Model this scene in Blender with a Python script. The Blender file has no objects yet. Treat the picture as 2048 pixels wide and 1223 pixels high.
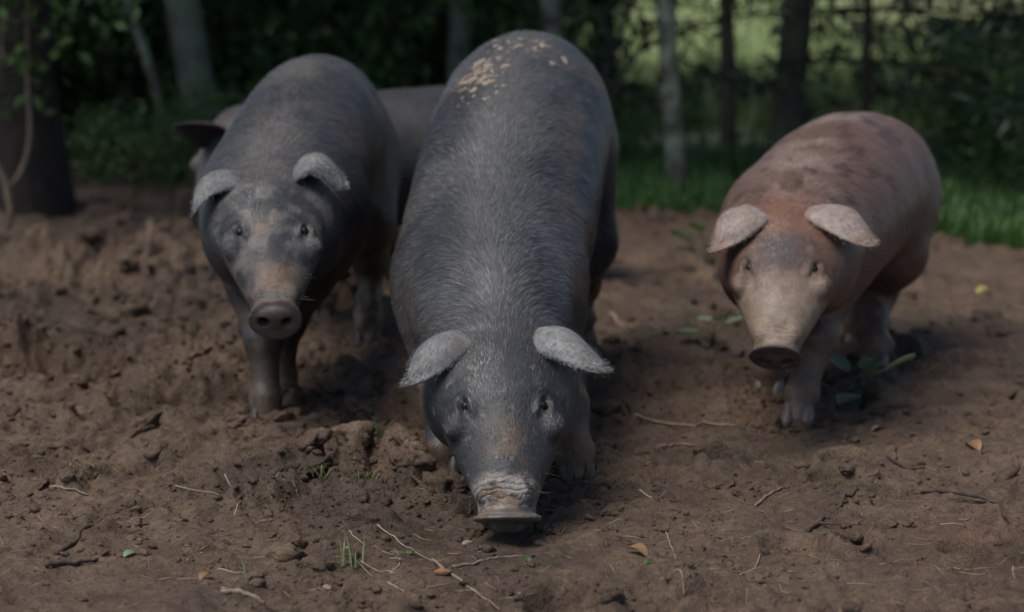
import bpy, math, random
import numpy as np

# ------------------------------------------------------------------ camera, sky, sun, exposure
SC = bpy.context.scene
COL = SC.collection
rng = np.random.default_rng(7)
random.seed(7)
R = math.radians

cam_d = bpy.data.cameras.new('camera')
cam = bpy.data.objects.new('camera', cam_d); COL.objects.link(cam)
cam_d.sensor_width = 36.0
cam_d.lens = 36.0 * 4600.0 / 2048.0
cam_d.clip_start = 0.05; cam_d.clip_end = 600
cam.location = (0, 0, 1.05)
cam.rotation_euler = (R(90) - math.atan(758.5 / 4600.0), 0, 0)
cam_d.dof.use_dof = True
cam_d.dof.focus_distance = 4.08
cam_d.dof.aperture_fstop = 2.8
cam_d.dof.aperture_blades = 0
SC.camera = cam

SUN_EL, SUN_AZ = R(64), R(-128)      # azimuth measured from +Y towards +X; light comes over the left shoulder
world = bpy.data.worlds.new('World'); SC.world = world; world.use_nodes = True
nt = world.node_tree; nt.nodes.clear()
sky = nt.nodes.new('ShaderNodeTexSky'); sky.sky_type = 'NISHITA'; sky.sun_disc = False
sky.sun_elevation = SUN_EL; sky.sun_rotation = SUN_AZ
bg = nt.nodes.new('ShaderNodeBackground'); bg.inputs[1].default_value = 0.05
wo = nt.nodes.new('ShaderNodeOutputWorld')
nt.links.new(sky.outputs[0], bg.inputs[0]); nt.links.new(bg.outputs[0], wo.inputs[0])

sun_d = bpy.data.lights.new('sun', 'SUN'); sun_d.energy = 1.5; sun_d.angle = R(36); sun_d.color = (1.0, 0.95, 0.87)
sun = bpy.data.objects.new('sun', sun_d); COL.objects.link(sun)
from mathutils import Vector, Matrix
sd = Vector((math.sin(SUN_AZ) * math.cos(SUN_EL), math.cos(SUN_AZ) * math.cos(SUN_EL), math.sin(SUN_EL)))
sun.rotation_euler = sd.to_track_quat('Z', 'Y').to_euler()

SC.view_settings.view_transform = 'Standard'; SC.view_settings.look = 'None'
SC.view_settings.exposure = 1.12; SC.view_settings.gamma = 1.0
SC.view_settings.use_curve_mapping = False
SC.render.engine = 'CYCLES'
try:
    SC.cycles.use_denoising = True
    SC.cycles.max_bounces = 6; SC.cycles.diffuse_bounces = 3
except Exception: pass

# ------------------------------------------------------------------ helpers
def V(*a): return np.array(a, dtype=np.float64)
def nrm(v): v = np.asarray(v, float); return v / (np.linalg.norm(v, axis=-1, keepdims=True) + 1e-12)
def sstep(a, b, x): t = np.clip((x - a) / (b - a), 0, 1); return t * t * (3 - 2 * t)

def _h(ix, iy, iz, s):
    n = (ix.astype(np.int64) * 374761393 + iy.astype(np.int64) * 668265263 + iz.astype(np.int64) * 2147483647 + s * 1274126177) & 0xffffffff
    n = ((n ^ (n >> 13)) * 1274126177) & 0xffffffff
    n = ((n ^ (n >> 16)) * 2246822519) & 0xffffffff
    return ((n ^ (n >> 15)) & 0xffffff) / float(0xffffff)
def vnoise(P, f, s=0):
    q = np.asarray(P, float) * f
    if q.shape[-1] == 2: q = np.concatenate([q, np.full(q.shape[:-1] + (1,), .37)], -1)
    i = np.floor(q); r = q - i; r = r * r * r * (r * (r * 6 - 15) + 10); i = i.astype(np.int64)
    o = 0
    for dx in (0, 1):
        for dy in (0, 1):
            for dz in (0, 1):
                w = (r[..., 0] if dx else 1 - r[..., 0]) * (r[..., 1] if dy else 1 - r[..., 1]) * (r[..., 2] if dz else 1 - r[..., 2])
                o = o + w * _h(i[..., 0] + dx, i[..., 1] + dy, i[..., 2] + dz, s)
    return o
def fbm(P, f, o=3, s=0):
    t = 0; a = 1; n = 0
    for k in range(o):
        t = t + a * vnoise(P, f * 2.03 ** k, s + 17 * k); n += a; a *= .5
    return t / n

def mesh_np(name, verts, faces_list, smooth=True):
    """faces_list: list of int arrays (n,3) or (n,4)"""
    me = bpy.data.meshes.new(name)
    verts = np.ascontiguousarray(verts, dtype=np.float32)
    me.vertices.add(len(verts)); me.vertices.foreach_set('co', verts.ravel())
    loops = np.concatenate([np.asarray(f, np.int32).ravel() for f in faces_list])
    sizes = np.concatenate([np.full(len(f), f.shape[1], np.int32) for f in faces_list])
    starts = np.concatenate([[0], np.cumsum(sizes)[:-1]]).astype(np.int32)
    me.loops.add(len(loops)); me.loops.foreach_set('vertex_index', loops)
    me.polygons.add(len(sizes)); me.polygons.foreach_set('loop_start', starts)
    try: me.polygons.foreach_set('loop_total', sizes)
    except Exception: pass
    me.polygons.foreach_set('use_smooth', np.full(len(sizes), smooth))
    me.update(calc_edges=True); me.validate()
    return me
def attr_col(me, name, c):
    a = me.attributes.new(name, 'FLOAT_COLOR', 'POINT')
    c = np.asarray(c, np.float32)
    if c.shape[1] == 3: c = np.concatenate([c, np.ones((len(c), 1), np.float32)], 1)
    a.data.foreach_set('color', np.ascontiguousarray(c).ravel())
def attr_vec(me, name, c):
    a = me.attributes.new(name, 'FLOAT_VECTOR', 'POINT'); a.data.foreach_set('vector', np.ascontiguousarray(c, dtype=np.float32).ravel())
def attr_f(me, name, c):
    a = me.attributes.new(name, 'FLOAT', 'POINT'); a.data.foreach_set('value', np.ascontiguousarray(c, dtype=np.float32))
def link(name, me, mat=None, parent=None, loc=None):
    o = bpy.data.objects.new(name, me); COL.objects.link(o)
    if mat is not None and me is not None and not me.materials: me.materials.append(mat)
    if loc is not None: o.location = loc
    if parent is not None: o.parent = parent
    return o
def empty(name, loc=(0, 0, 0)):
    o = bpy.data.objects.new(name, None); COL.objects.link(o); o.location = loc; o.empty_display_size = .1; return o
def tag(o, label=None, cat=None, group=None, kind=None):
    if label: o['label'] = label
    if cat: o['category'] = cat
    if group: o['group'] = group
    if kind: o['kind'] = kind
    return o

class N:
    def __init__(s, name):
        s.m = bpy.data.materials.new(name); s.m.use_nodes = True; s.t = s.m.node_tree
        s.b = s.t.nodes['Principled BSDF']
    def n(s, typ, **kw):
        nd = s.t.nodes.new(typ)
        for k, v in kw.items():
            if k.startswith('i_'):
                key = k[2:]; key = int(key) if key.isdigit() else key
                if hasattr(v, 'is_linked') or isinstance(v, bpy.types.NodeSocket): s.t.links.new(v, nd.inputs[key])
                else: nd.inputs[key].default_value = v
            else: setattr(nd, k, v)
        return nd
    def l(s, a, b): s.t.links.new(a, b)
    def noise(s, scale, detail=4, rough=.55, vec=None, dist=0.0):
        nd = s.n('ShaderNodeTexNoise'); nd.inputs['Scale'].default_value = scale; nd.inputs['Detail'].default_value = detail
        nd.inputs['Roughness'].default_value = rough; nd.inputs['Distortion'].default_value = dist
        if vec is not None: s.l(vec, nd.inputs['Vector'])
        return nd.outputs['Fac']
    def ramp(s, fac, stops):
        nd = s.n('ShaderNodeValToRGB'); s.l(fac, nd.inputs[0]); e = nd.color_ramp.elements
        while len(e) < len(stops): e.new(.5)
        for k, (p, c) in enumerate(stops):
            e[k].position = p; e[k].color = (*c, 1) if not np.isscalar(c) else (c, c, c, 1)
        return nd.outputs[0]
    def mix(s, fac, a, b, mode='MIX'):
        nd = s.n('ShaderNodeMix', data_type='RGBA', blend_type=mode)
        for sock, v in ((nd.inputs[0], fac), (nd.inputs[6], a), (nd.inputs[7], b)):
            if isinstance(v, bpy.types.NodeSocket): s.l(v, sock)
            elif np.isscalar(v): sock.default_value = v
            else: sock.default_value = (*v, 1)
        return nd.outputs[2]
    def math(s, op, a, b=0.0):
        nd = s.n('ShaderNodeMath', operation=op)
        for k, v in enumerate((a, b)):
            if isinstance(v, bpy.types.NodeSocket): s.l(v, nd.inputs[k])
            else: nd.inputs[k].default_value = v
        return nd.outputs[0]
    def bump(s, h, strength=.5, dist=.01, prev=None):
        nd = s.n('ShaderNodeBump'); nd.inputs['Strength'].default_value = strength; nd.inputs['Distance'].default_value = dist
        s.l(h, nd.inputs['Height'])
        if prev is not None: s.l(prev, nd.inputs['Normal'])
        return nd.outputs[0]
    def coord(s, which='Object'): return s.n('ShaderNodeTexCoord').outputs[which]
    def attr(s, name, out='Color'): return s.n('ShaderNodeAttribute', attribute_name=name).outputs[out]
    def done(s, col=None, rough=.6, normal=None, spec=.4):
        for key, v in (('Base Color', col), ('Roughness', rough), ('Normal', normal), ('Specular IOR Level', spec)):
            if v is None: continue
            if isinstance(v, bpy.types.NodeSocket): s.l(v, s.b.inputs[key])
            elif key == 'Base Color': s.b.inputs[key].default_value = (*v, 1)
            else: s.b.inputs[key].default_value = v
        return s.m

# ------------------------------------------------------------------ materials
def make_ground_mat():
    m = N('muddy_earth'); P = m.coord('Object')
    col = m.attr('Col')
    n1 = m.noise(9, 6, .62, P); n2 = m.noise(48, 6, .68, P, .6); n3 = m.noise(190, 4, .65, P); n4 = m.noise(22, 5, .7, P, .8)
    vo = m.n('ShaderNodeTexVoronoi', feature='F1'); vo.inputs['Scale'].default_value = 85; m.l(P, vo.inputs['Vector']); vd = vo.outputs['Distance']
    c = m.mix(m.ramp(n1, [(.3, 0.), (.72, 1.)]), m.mix(1., col, (.66, .64, .62), 'MULTIPLY'), m.mix(1., col, (1.20, 1.18, 1.15), 'MULTIPLY'))
    c = m.mix(m.ramp(n2, [(.45, 0.), (.72, .6)]), c, m.mix(1., c, (1.65, 1.58, 1.50), 'MULTIPLY'))
    c = m.mix(m.ramp(n4, [(.34, .75), (.47, 0.)]), c, m.mix(1., c, (.50, .48, .46), 'MULTIPLY'))
    c = m.mix(m.ramp(n3, [(.30, .8), (.46, 0.)]), c, m.mix(1., c, (.45, .44, .43), 'MULTIPLY'))
    b = m.bump(n4, .55, .030); b = m.bump(n2, 1., .016, b); b = m.bump(vd, .5, -.006, b); b = m.bump(n3, .9, .006, b)
    r = m.ramp(n1, [(.3, .5), (.7, .85)])
    return m.done(c, r, b, .35)
M_GROUND = make_ground_mat()
def make_clod_mat():
    m = N('clod_earth'); P = m.coord('Object'); oi = m.n('ShaderNodeObjectInfo')
    n2 = m.noise(60, 5, .65, P); n1 = m.noise(5, 3, .6, P)
    c = m.ramp(n2, [(.3, (.085, .055, .038)), (.7, (.17, .115, .083))])
    c = m.mix(m.ramp(n1, [(.3, 0.), (.7, 1.)]), m.mix(1., c, (.7, .7, .7), 'MULTIPLY'), c)
    return m.done(c, .75, m.bump(n2, .6, .008), .3)
M_CLOD = make_clod_mat()

def make_skin(name, rough=.5, bump=.35, spec=.5, wr=1.):
    m = N(name); P = m.coord('Object'); col = m.attr('Col'); hc = m.attr('hc', 'Vector')
    n1 = m.noise(55, 4, .6, P); n2 = m.noise(300, 3, .6, P); n0 = m.noise(9, 4, .6, P)
    c = m.mix(m.ramp(n1, [(.3, 0.), (.7, 1.)]), m.mix(1., col, (.72, .72, .74), 'MULTIPLY'), m.mix(1., col, (1.2, 1.19, 1.17), 'MULTIPLY'))
    c = m.mix(m.ramp(n2, [(.55, 0.), (.75, .45)]), c, m.mix(1., c, (1.8, 1.75, 1.7), 'MULTIPLY'))
    # creases across the top of the snout
    sx = m.n('ShaderNodeSeparateXYZ', i_0=hc)
    s_ = sx.outputs[1]
    wob = m.math('MULTIPLY', m.math('SUBTRACT', m.noise(26, 4, .65, hc), .5), .042)
    ph = m.math('MULTIPLY', m.math('ADD', s_, wob), 520.)
    wv = m.math('POWER', m.math('ABSOLUTE', m.math('SINE', m.math('MULTIPLY', ph, .5))), .45)
    mask = m.math('MULTIPLY', m.ramp(m.math('MULTIPLY', s_, 5.), [(.04, 0.), (.08, .8), (.24, .9), (.38, 0.)]), wr)
    nb = m.bump(n1, bump * .6, .006); nb = m.bump(n2, bump, .0022, nb)
    bw = m.n('ShaderNodeBump'); bw.inputs['Distance'].default_value = .0035
    m.l(mask, bw.inputs['Strength']); m.l(wv, bw.inputs['Height']); m.l(nb, bw.inputs['Normal'])
    # fine folds round the eyes
    ex = m.math('SUBTRACT', m.math('ABSOLUTE', sx.outputs[0]), .073); ey = m.math('SUBTRACT', s_, .188)
    rad = m.math('ADD', m.math('SQRT', m.math('ADD', m.math('POWER', ex, 2.), m.math('POWER', m.math('MULTIPLY', ey, .75), 2.))), m.math('MULTIPLY', wob, .14))
    ring = m.math('POWER', m.math('ABSOLUTE', m.math('SINE', m.math('MULTIPLY', rad, 420.))), .5)
    em = m.math('MULTIPLY', m.ramp(m.math('MULTIPLY', rad, 10.), [(.08, 0.), (.17, .40), (.28, .20), (.42, 0.)]), m.math('GREATER_THAN', sx.outputs[2], 0.))
    be = m.n('ShaderNodeBump'); be.inputs['Distance'].default_value = .0028
    m.l(em, be.inputs['Strength']); m.l(ring, be.inputs['Height']); m.l(bw.outputs[0], be.inputs['Normal']); bw = be
    c = m.mix(m.math('MULTIPLY', em, m.ramp(ring, [(.0, .55), (.4, 0.)])), c, m.mix(1., c, (.4, .38, .37), 'MULTIPLY'))
    c = m.mix(m.math('MULTIPLY', mask, m.ramp(wv, [(.0, .75), (.45, 0.)])), c, m.mix(1., c, (.3, .28, .27), 'MULTIPLY'))
    r = m.ramp(n0, [(.3, rough - .08), (.7, rough + .18)])
    return m.done(c, r, bw.outputs[0], spec)
M_SKIN = make_skin('slate_pig_skin', .52, .4, .5)
M_SKIN_L = make_skin('slate_pig_skin_smooth_nose', .52, .4, .5, .25)
M_SKIN_RED = make_skin('red_pig_skin', .55, .35, .45, .35)

def simple(name, c, rough=.6, var=.35, scale=40, bump=.3, spec=.4, attr=None):
    m = N(name); P = m.coord('Object'); n1 = m.noise(scale, 5, .6, P)
    base = m.attr(attr) if attr else c
    cc = m.mix(m.ramp(n1, [(.3, 0.), (.7, 1.)]), m.mix(1., base, (1 - var,) * 3, 'MULTIPLY'), m.mix(1., base, (1 + var,) * 3, 'MULTIPLY'))
    return m.done(cc, rough, m.bump(n1, bump, .01), spec)
M_HAIR = simple('bristle', None, .36, .1, 30, 0., .5, attr='Col')
M_EYE = N('pig_eye').done((.008, .006, .005), .38, None, .3)
M_HOOF = simple('hoof_horn', (.052, .040, .032), .45, .4, 60, .4)
M_HOOF_RED = simple('pale_hoof_horn', (.14, .112, .104), .4, .35, 60, .4)
M_FLAKE = simple('dried_mud', (.36, .29, .225), .9, .25, 60, .5, .2)
M_TWIG = simple('twig_bark', (.075, .055, .042), .8, .5, 50, .6, .3)
M_TWIG_PALE = simple('pale_twig_bark', (.20, .15, .11), .8, .4, 50, .5, .3)
M_STRAW = simple('dry_straw', (.36, .29, .20), .7, .3, 40, .2, .3)
M_STONE = simple('earthy_stone', (.25, .19, .15), .8, .35, 45, .6, .3)
M_STONE_O = simple('orange_clay_stone', (.27, .14, .075), .8, .35, 45, .6, .3)

def leaf_mat(name, c1, c2, trans=.25):
    m = N(name); a = m.attr('rnd', 'Fac'); P = m.coord('Object')
    n = m.noise(1.6, 3, .6, P)
    c = m.mix(a, c1, c2); c = m.mix(m.ramp(n, [(.35, 0.), (.65, 1.)]), m.mix(1., c, (.6, .65, .6), 'MULTIPLY'), m.mix(1., c, (1.25, 1.2, 1.1), 'MULTIPLY'))
    m.done(c, .45, None, .4)
    tr = m.n('ShaderNodeBsdfTranslucent'); m.l(c, tr.inputs[0])
    mx = m.n('ShaderNodeMixShader'); mx.inputs[0].default_value = trans
    out = m.t.nodes['Material Output']
    m.l(m.b.outputs[0], mx.inputs[1]); m.l(tr.outputs[0], mx.inputs[2]); m.l(mx.outputs[0], out.inputs[0])
    return m.m
M_LEAF = leaf_mat('shrub_leaf', (.026, .060, .019), (.115, .20, .060))
M_LEAF_L = leaf_mat('bright_leaf', (.05, .10, .035), (.095, .165, .055), .35)
M_LEAF_SAGE = leaf_mat('sage_leaf', (.15, .22, .14), (.22, .29, .19), .2)
M_NEEDLE = leaf_mat('conifer_needle', (.012, .026, .014), (.022, .045, .022), .1)
M_CROWN = leaf_mat('crown_leaf', (.035, .07, .025), (.07, .12, .04), .25)
M_GRASS = leaf_mat('grass_blade', (.045, .12, .03), (.10, .20, .055), .3)
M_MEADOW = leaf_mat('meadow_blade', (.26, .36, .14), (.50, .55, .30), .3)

def bark(name, c1, c2, lichen=None, scale=14):
    m = N(name); P = m.coord('Object')
    mp = m.n('ShaderNodeMapping'); mp.inputs['Scale'].default_value = (1, 1, .28); m.l(P, mp.inputs[0])
    n1 = m.noise(scale * 2.2, 6, .65, mp.outputs[0]); n2 = m.noise(7, 4, .6, P)
    c = m.ramp(n1, [(.3, c1), (.7, c2)])
    if lichen: c = m.mix(m.ramp(n2, [(.48, 0.), (.6, .85)]), c, lichen)
    return m.done(c, .85, m.bump(n1, .8, .02), .25)
M_BARK_DARK = bark('dark_bark', (.012, .010, .009), (.035, .028, .024))
M_BARK_GREY = bark('grey_bark', (.075, .080, .062), (.175, .182, .142), (.18, .215, .155))
M_BARK_PATCH = bark('patchy_bark', (.040, .038, .030), (.11, .108, .088), (.22, .27, .20))
M_BARK_MID = bark('mid_bark', (.035, .036, .03), (.085, .085, .07), (.07, .09, .06))

# ------------------------------------------------------------------ ground
def edge_y(x): return np.interp(x, [-6, -2.5, -1.5, 0, .6, 1.1, 1.6, 2.4, 6], [9.0, 9.3, 9.4, 9.0, 8.65, 8.3, 7.65, 7.3, 6.8])
def ground_rough(x, y):
    P = np.stack([x, y], -1)
    left = .62 + .80 * sstep(.9, -.6, x) * sstep(3.9, 4.5, y)
    patch = .55 + .9 * sstep(.35, .7, fbm(P, 1.3, 2, 91))
    return left * patch
PRINTS = []
for _ in range(260):
    PRINTS.append((rng.uniform(-2.2, 2.2), rng.uniform(3.3, 8.5), rng.uniform(.025, .06), rng.uniform(.012, .04)))
def ground_h(x, y, fine=True):
    x = np.asarray(x, float); y = np.asarray(y, float)
    P = np.stack([x, y], -1)
    w = np.stack([fbm(P, 5, 2, 3) - .5, fbm(P, 5, 2, 5) - .5], -1) * .16
    h = .10 * (fbm(P, .45, 2, 11) - .5)
    h = h * sstep(3., 9., np.abs(y)) * 1.0
    r = ground_rough(x, y)
    Q = P + w
    b1 = 1 - np.abs(2 * vnoise(Q, 7, 21) - 1); b2 = 1 - np.abs(2 * vnoise(Q, 17, 22) - 1); b3 = 1 - np.abs(2 * vnoise(Q, 41, 23) - 1)
    l1 = fbm(Q, 4.2, 2, 31)
    l2 = vnoise(Q, 26, 24); lump = sstep(.45, .75, l2) * sstep(.40, .62, fbm(P, 2.6, 2, 25))
    l3 = vnoise(Q + w, 13, 26); lump2 = sstep(.50, .68, l3) * sstep(.42, .60, fbm(P, 1.9, 2, 27))
    h = h + 1.2 * r * (.050 * (l1 - .5) + .030 * (.5 - b1) + .026 * (b2 - .5) * (.4 + l1) + .018 * (b3 - .5) * (.4 + l1) + .016 * lump + .026 * lump2)
    if fine: h = h + .005 * (fbm(P, 60, 2, 41) - .5) * (.5 + r)
    if x.ndim == 2:
        for (px, py, pr, pd) in PRINTS:
            i0, i1 = np.searchsorted(x[:, 0], [px - 3 * pr, px + 3 * pr]); j0, j1 = np.searchsorted(y[0], [py - 3.8 * pr, py + 3.8 * pr])
            if i1 <= i0 or j1 <= j0: continue
            d2 = ((x[i0:i1, j0:j1] - px) ** 2 + ((y[i0:i1, j0:j1] - py) * .8) ** 2) / pr ** 2
            h[i0:i1, j0:j1] += - pd * np.exp(-d2 * d2 * .8) + pd * .5 * np.exp(-(np.sqrt(d2) - 1.35) ** 2 * 9)
    else:
      for (px, py, pr, pd) in PRINTS:
        d2 = ((x - px) ** 2 + ((y - py) * .8) ** 2) / pr ** 2
        m_ = d2 < 9
        if np.any(m_): h = np.where(m_, h - pd * np.exp(-d2 * d2 * .8) + pd * .5 * np.exp(-(np.sqrt(d2) - 1.35) ** 2 * 9), h)
    far = sstep(9, 12, y)
    return h * (1 - far) + far * (.10 * (fbm(P, .25, 2, 51) - .5))
def graded(lo, hi, step, lo_far, hi_far, g=1.12, gl=1.15):
    a = list(np.arange(lo, hi + 1e-6, step)); s = step; v = a[-1]
    while v < hi_far: s *= g; v += s; a.append(v)
    s = step; v = a[0]; pre = []
    while v > lo_far: s *= gl; v -= s; pre.append(v)
    return np.array(pre[::-1] + a)
gx = graded(-1.35, 1.35, .0075, -160, 160, 1.12, 1.12)
gy = graded(3.40, 4.9, .0068, -40, 300, 1.017)
GX, GY = np.meshgrid(gx, gy, indexing='ij')
GZ = ground_h(GX, GY)
def ground_color(x, y):
    P = np.stack([x, y], -1)
    dirt = np.array([.172, .118, .083]); dark = np.array([.102, .072, .053]); red = np.array([.180, .104, .066])
    n = fbm(P, 2.2, 3, 61)[..., None]; n2 = fbm(P, 1.1, 2, 62)[..., None]
    c = dirt * (1 - sstep(.45, .72, n)) + dark * sstep(.45, .72, n)
    c = c * (1 - .5 * sstep(.55, .8, n2)) + red * .5 * sstep(.55, .8, n2)
    e = edge_y(x) + (fbm(P, 2.5, 3, 63) - .5) * .5
    g = sstep(-.12, .15, y - e)[..., None]
    clay = sstep(22, 26, y) * sstep(3.2, 4.2, x / y * 26); clay = (clay * .9)[..., None]
    litter = np.where((x < -.1)[..., None], np.array([.030, .027, .016]), np.array([.040, .046, .021])); mead = np.array([.29, .39, .15]); mead2 = np.array([.50, .54, .30])
    fl = litter
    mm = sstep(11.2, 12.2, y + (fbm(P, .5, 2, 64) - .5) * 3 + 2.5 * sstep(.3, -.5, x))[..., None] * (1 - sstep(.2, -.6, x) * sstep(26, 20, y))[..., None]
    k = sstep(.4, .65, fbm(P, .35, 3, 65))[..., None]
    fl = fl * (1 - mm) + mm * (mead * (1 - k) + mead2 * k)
    fl = fl * (1 - clay) + np.array([.42, .27, .22]) * clay
    return c * (1 - g) + fl * g
nx, ny = len(gx), len(gy)
gv = np.stack([GX, GY, GZ], -1).reshape(-1, 3)
I = np.arange(nx * ny).reshape(nx, ny)
gf = np.stack([I[:-1, :-1], I[1:, :-1], I[1:, 1:], I[:-1, 1:]], -1).reshape(-1, 4)
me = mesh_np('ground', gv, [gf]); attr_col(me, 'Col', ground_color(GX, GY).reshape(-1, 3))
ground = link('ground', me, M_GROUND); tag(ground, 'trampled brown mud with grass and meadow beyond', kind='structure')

def ghv(x, y):
    x = np.asarray(x, float); y = np.asarray(y, float)
    i = np.clip(np.searchsorted(gx, x) - 1, 0, nx - 2); j = np.clip(np.searchsorted(gy, y) - 1, 0, ny - 2)
    u = (x - gx[i]) / (gx[i + 1] - gx[i]); v = (y - gy[j]) / (gy[j + 1] - gy[j])
    return GZ[i, j] * (1-u) * (1-v) + GZ[i+1, j] * u * (1-v) + GZ[i, j+1] * (1-u) * v + GZ[i+1, j+1] * u * v
def gh(x, y): return float(ghv(x, y))

# ------------------------------------------------------------------ signed-distance pig builder
class Grid:
    def __init__(s, lo, hi, h, flo, fhi, hf):
        """step hf inside the box flo..fhi (the head), growing to h elsewhere"""
        s.ax = []
        for k in range(3):
            a = list(np.arange(max(flo[k], lo[k]), min(fhi[k], hi[k]), hf)); st = hf
            while a[-1] < hi[k]: st = min(st * 1.35, h); a.append(a[-1] + st)
            st = hf; pre = []; v = a[0]
            while v > lo[k]: st = min(st * 1.35, h); v -= st; pre.append(v)
            s.ax.append(np.array(pre[::-1] + a, np.float32))
        s.n = np.array([len(a) for a in s.ax]); s.f = np.full(s.n, 1., np.float32)
    def blk(s, c, r):
        sl = []
        for k in range(3):
            a = max(np.searchsorted(s.ax[k], c[k] - r) - 1, 0); b = min(np.searchsorted(s.ax[k], c[k] + r) + 1, s.n[k]); sl.append(slice(a, max(b, a + 1)))
        sl = tuple(sl)
        return sl, s.ax[0][sl[0]][:, None, None], s.ax[1][sl[1]][None, :, None], s.ax[2][sl[2]][None, None, :]
    def comb(s, sl, d, k, op):
        f = s.f[sl]
        if op == 'sub':
            d = -d
            if k > 0: h = np.maximum(k - np.abs(f - d), 0) / k; s.f[sl] = np.maximum(f, d) + h * h * k * .25
            else: s.f[sl] = np.maximum(f, d)
        else:
            if k > 0: h = np.maximum(k - np.abs(f - d), 0) / k; s.f[sl] = np.minimum(f, d) - h * h * k * .25
            else: s.f[sl] = np.minimum(f, d)
    def ell(s, c, Rm, rad, k=.0, op='add'):
        """Rm rows = local axes"""
        sl, X, Y, Z = s.blk(c, max(rad) + .03 + k)
        x, y, z = X - c[0], Y - c[1], Z - c[2]
        q0 = 0; q1 = 0
        for i in range(3):
            u = (x * Rm[i][0] + y * Rm[i][1] + z * Rm[i][2]) / rad[i]
            q0 = q0 + u * u; q1 = q1 + (u / rad[i]) ** 2
        k0 = np.sqrt(q0); d = k0 * (k0 - 1) / (np.sqrt(q1) + 1e-9)
        s.comb(sl, d.astype(np.float32), k, op)
    def cone(s, a, b, ra, rb, k=.03, op='add'):
        a = np.array(a, float); b = np.array(b, float); m = (a + b) / 2; L = np.linalg.norm(b - a)
        sl, X, Y, Z = s.blk(m, L / 2 + max(ra, rb) + .03 + k)
        d_ = b - a; x, y, z = X - a[0], Y - a[1], Z - a[2]
        t = np.clip((x * d_[0] + y * d_[1] + z * d_[2]) / (L * L + 1e-9), 0, 1)
        d = np.sqrt((x - t * d_[0]) ** 2 + (y - t * d_[1]) ** 2 + (z - t * d_[2]) ** 2) - (ra + (rb - ra) * t)
        s.comb(sl, d.astype(np.float32), k, op)
    def mesh(s):
        f = s.f; ins = f < 0
        nx, ny, nz = f.shape
        c = [ins[i:nx - 1 + i, j:ny - 1 + j, k:nz - 1 + k] for i in (0, 1) for j in (0, 1) for k in (0, 1)]
        cnt = sum(x.astype(np.int8) for x in c); act = (cnt > 0) & (cnt < 8)
        idx = np.argwhere(act); vid = np.full(act.shape, -1, np.int64); vid[act] = np.arange(len(idx))
        off = np.array([(i, j, k) for i in (0, 1) for j in (0, 1) for k in (0, 1)])
        vals = np.stack([f[idx[:, 0] + o[0], idx[:, 1] + o[1], idx[:, 2] + o[2]] for o in off], 1)
        pos = np.zeros((len(idx), 3)); w = np.zeros(len(idx))
        for a in range(8):
            for b in range(a + 1, 8):
                if np.abs(off[a] - off[b]).sum() != 1: continue
                fa, fb = vals[:, a], vals[:, b]; cr = (fa < 0) != (fb < 0)
                t = np.where(cr, fa / np.where(cr, fa - fb, 1), 0)
                pos += np.where(cr[:, None], off[a] + t[:, None] * (off[b] - off[a]), 0); w += cr
        fr = pos / w[:, None]; v = np.stack([s.ax[k][idx[:, k]] + fr[:, k] * (s.ax[k][idx[:, k] + 1] - s.ax[k][idx[:, k]]) for k in range(3)], 1).astype(np.float64)
        quads = []
        for ax in range(3):
            sh = [slice(None)] * 3; sh2 = [slice(None)] * 3; sh[ax] = slice(0, -1); sh2[ax] = slice(1, None)
            A = ins[tuple(sh)]; B = ins[tuple(sh2)]; e = np.argwhere(A != B)
            o1, o2 = [(1, 2), (2, 0), (0, 1)][ax]
            e = e[(e[:, o1] > 0) & (e[:, o2] > 0) & (e[:, o1] < act.shape[o1]) & (e[:, o2] < act.shape[o2])]
            def g(d1, d2):
                q = e.copy(); q[:, o1] -= d1; q[:, o2] -= d2; return vid[q[:, 0], q[:, 1], q[:, 2]]
            q = np.stack([g(1, 1), g(0, 1), g(0, 0), g(1, 0)], 1)
            flip = ~A[e[:, 0], e[:, 1], e[:, 2]]
            q[flip] = q[flip][:, ::-1]
            quads.append(q)
        q = np.concatenate(quads); q = q[(q >= 0).all(1)]
        return v, q
def smooth_mesh(v, q, it=3, lam=.5):
    e = np.concatenate([q[:, [0, 1]], q[:, [1, 2]], q[:, [2, 3]], q[:, [3, 0]]]); e = np.concatenate([e, e[:, ::-1]])
    deg = np.bincount(e[:, 0], minlength=len(v))[:, None]
    for k in range(it):
        for l in (lam, -lam * .96):
            a = np.stack([np.bincount(e[:, 0], weights=v[e[:, 1], d], minlength=len(v)) for d in range(3)], 1) / np.maximum(deg, 1)
            v = v + l * (a - v)
    return v
def vert_normals(v, q):
    n = np.cross(v[q[:, 2]] - v[q[:, 0]], v[q[:, 3]] - v[q[:, 1]])
    o = np.zeros_like(v)
    for c in range(4): 
        for d in range(3): o[:, d] += np.bincount(q[:, c], weights=n[:, d], minlength=len(v))
    return nrm(o)
def catmull(st, n):
    st = np.array(st, float); L = np.concatenate([[0], np.cumsum(np.linalg.norm(np.diff(st[:, :3], axis=0), axis=1))])
    t = np.linspace(0, L[-1], n); out = np.zeros((n, st.shape[1]))
    m = np.zeros_like(st)
    for i in range(len(st)):
        a, b = max(i - 1, 0), min(i + 1, len(st) - 1); m[i] = (st[b] - st[a]) / (L[b] - L[a])
    for j, tt in enumerate(t):
        i = min(np.searchsorted(L, tt, 'right') - 1, len(st) - 2); h = L[i + 1] - L[i]; u = (tt - L[i]) / h
        out[j] = (2*u**3 - 3*u*u + 1) * st[i] + (u**3 - 2*u*u + u) * h * m[i] + (-2*u**3 + 3*u*u) * st[i+1] + (u**3 - u*u) * h * m[i+1]
    return out

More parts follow.
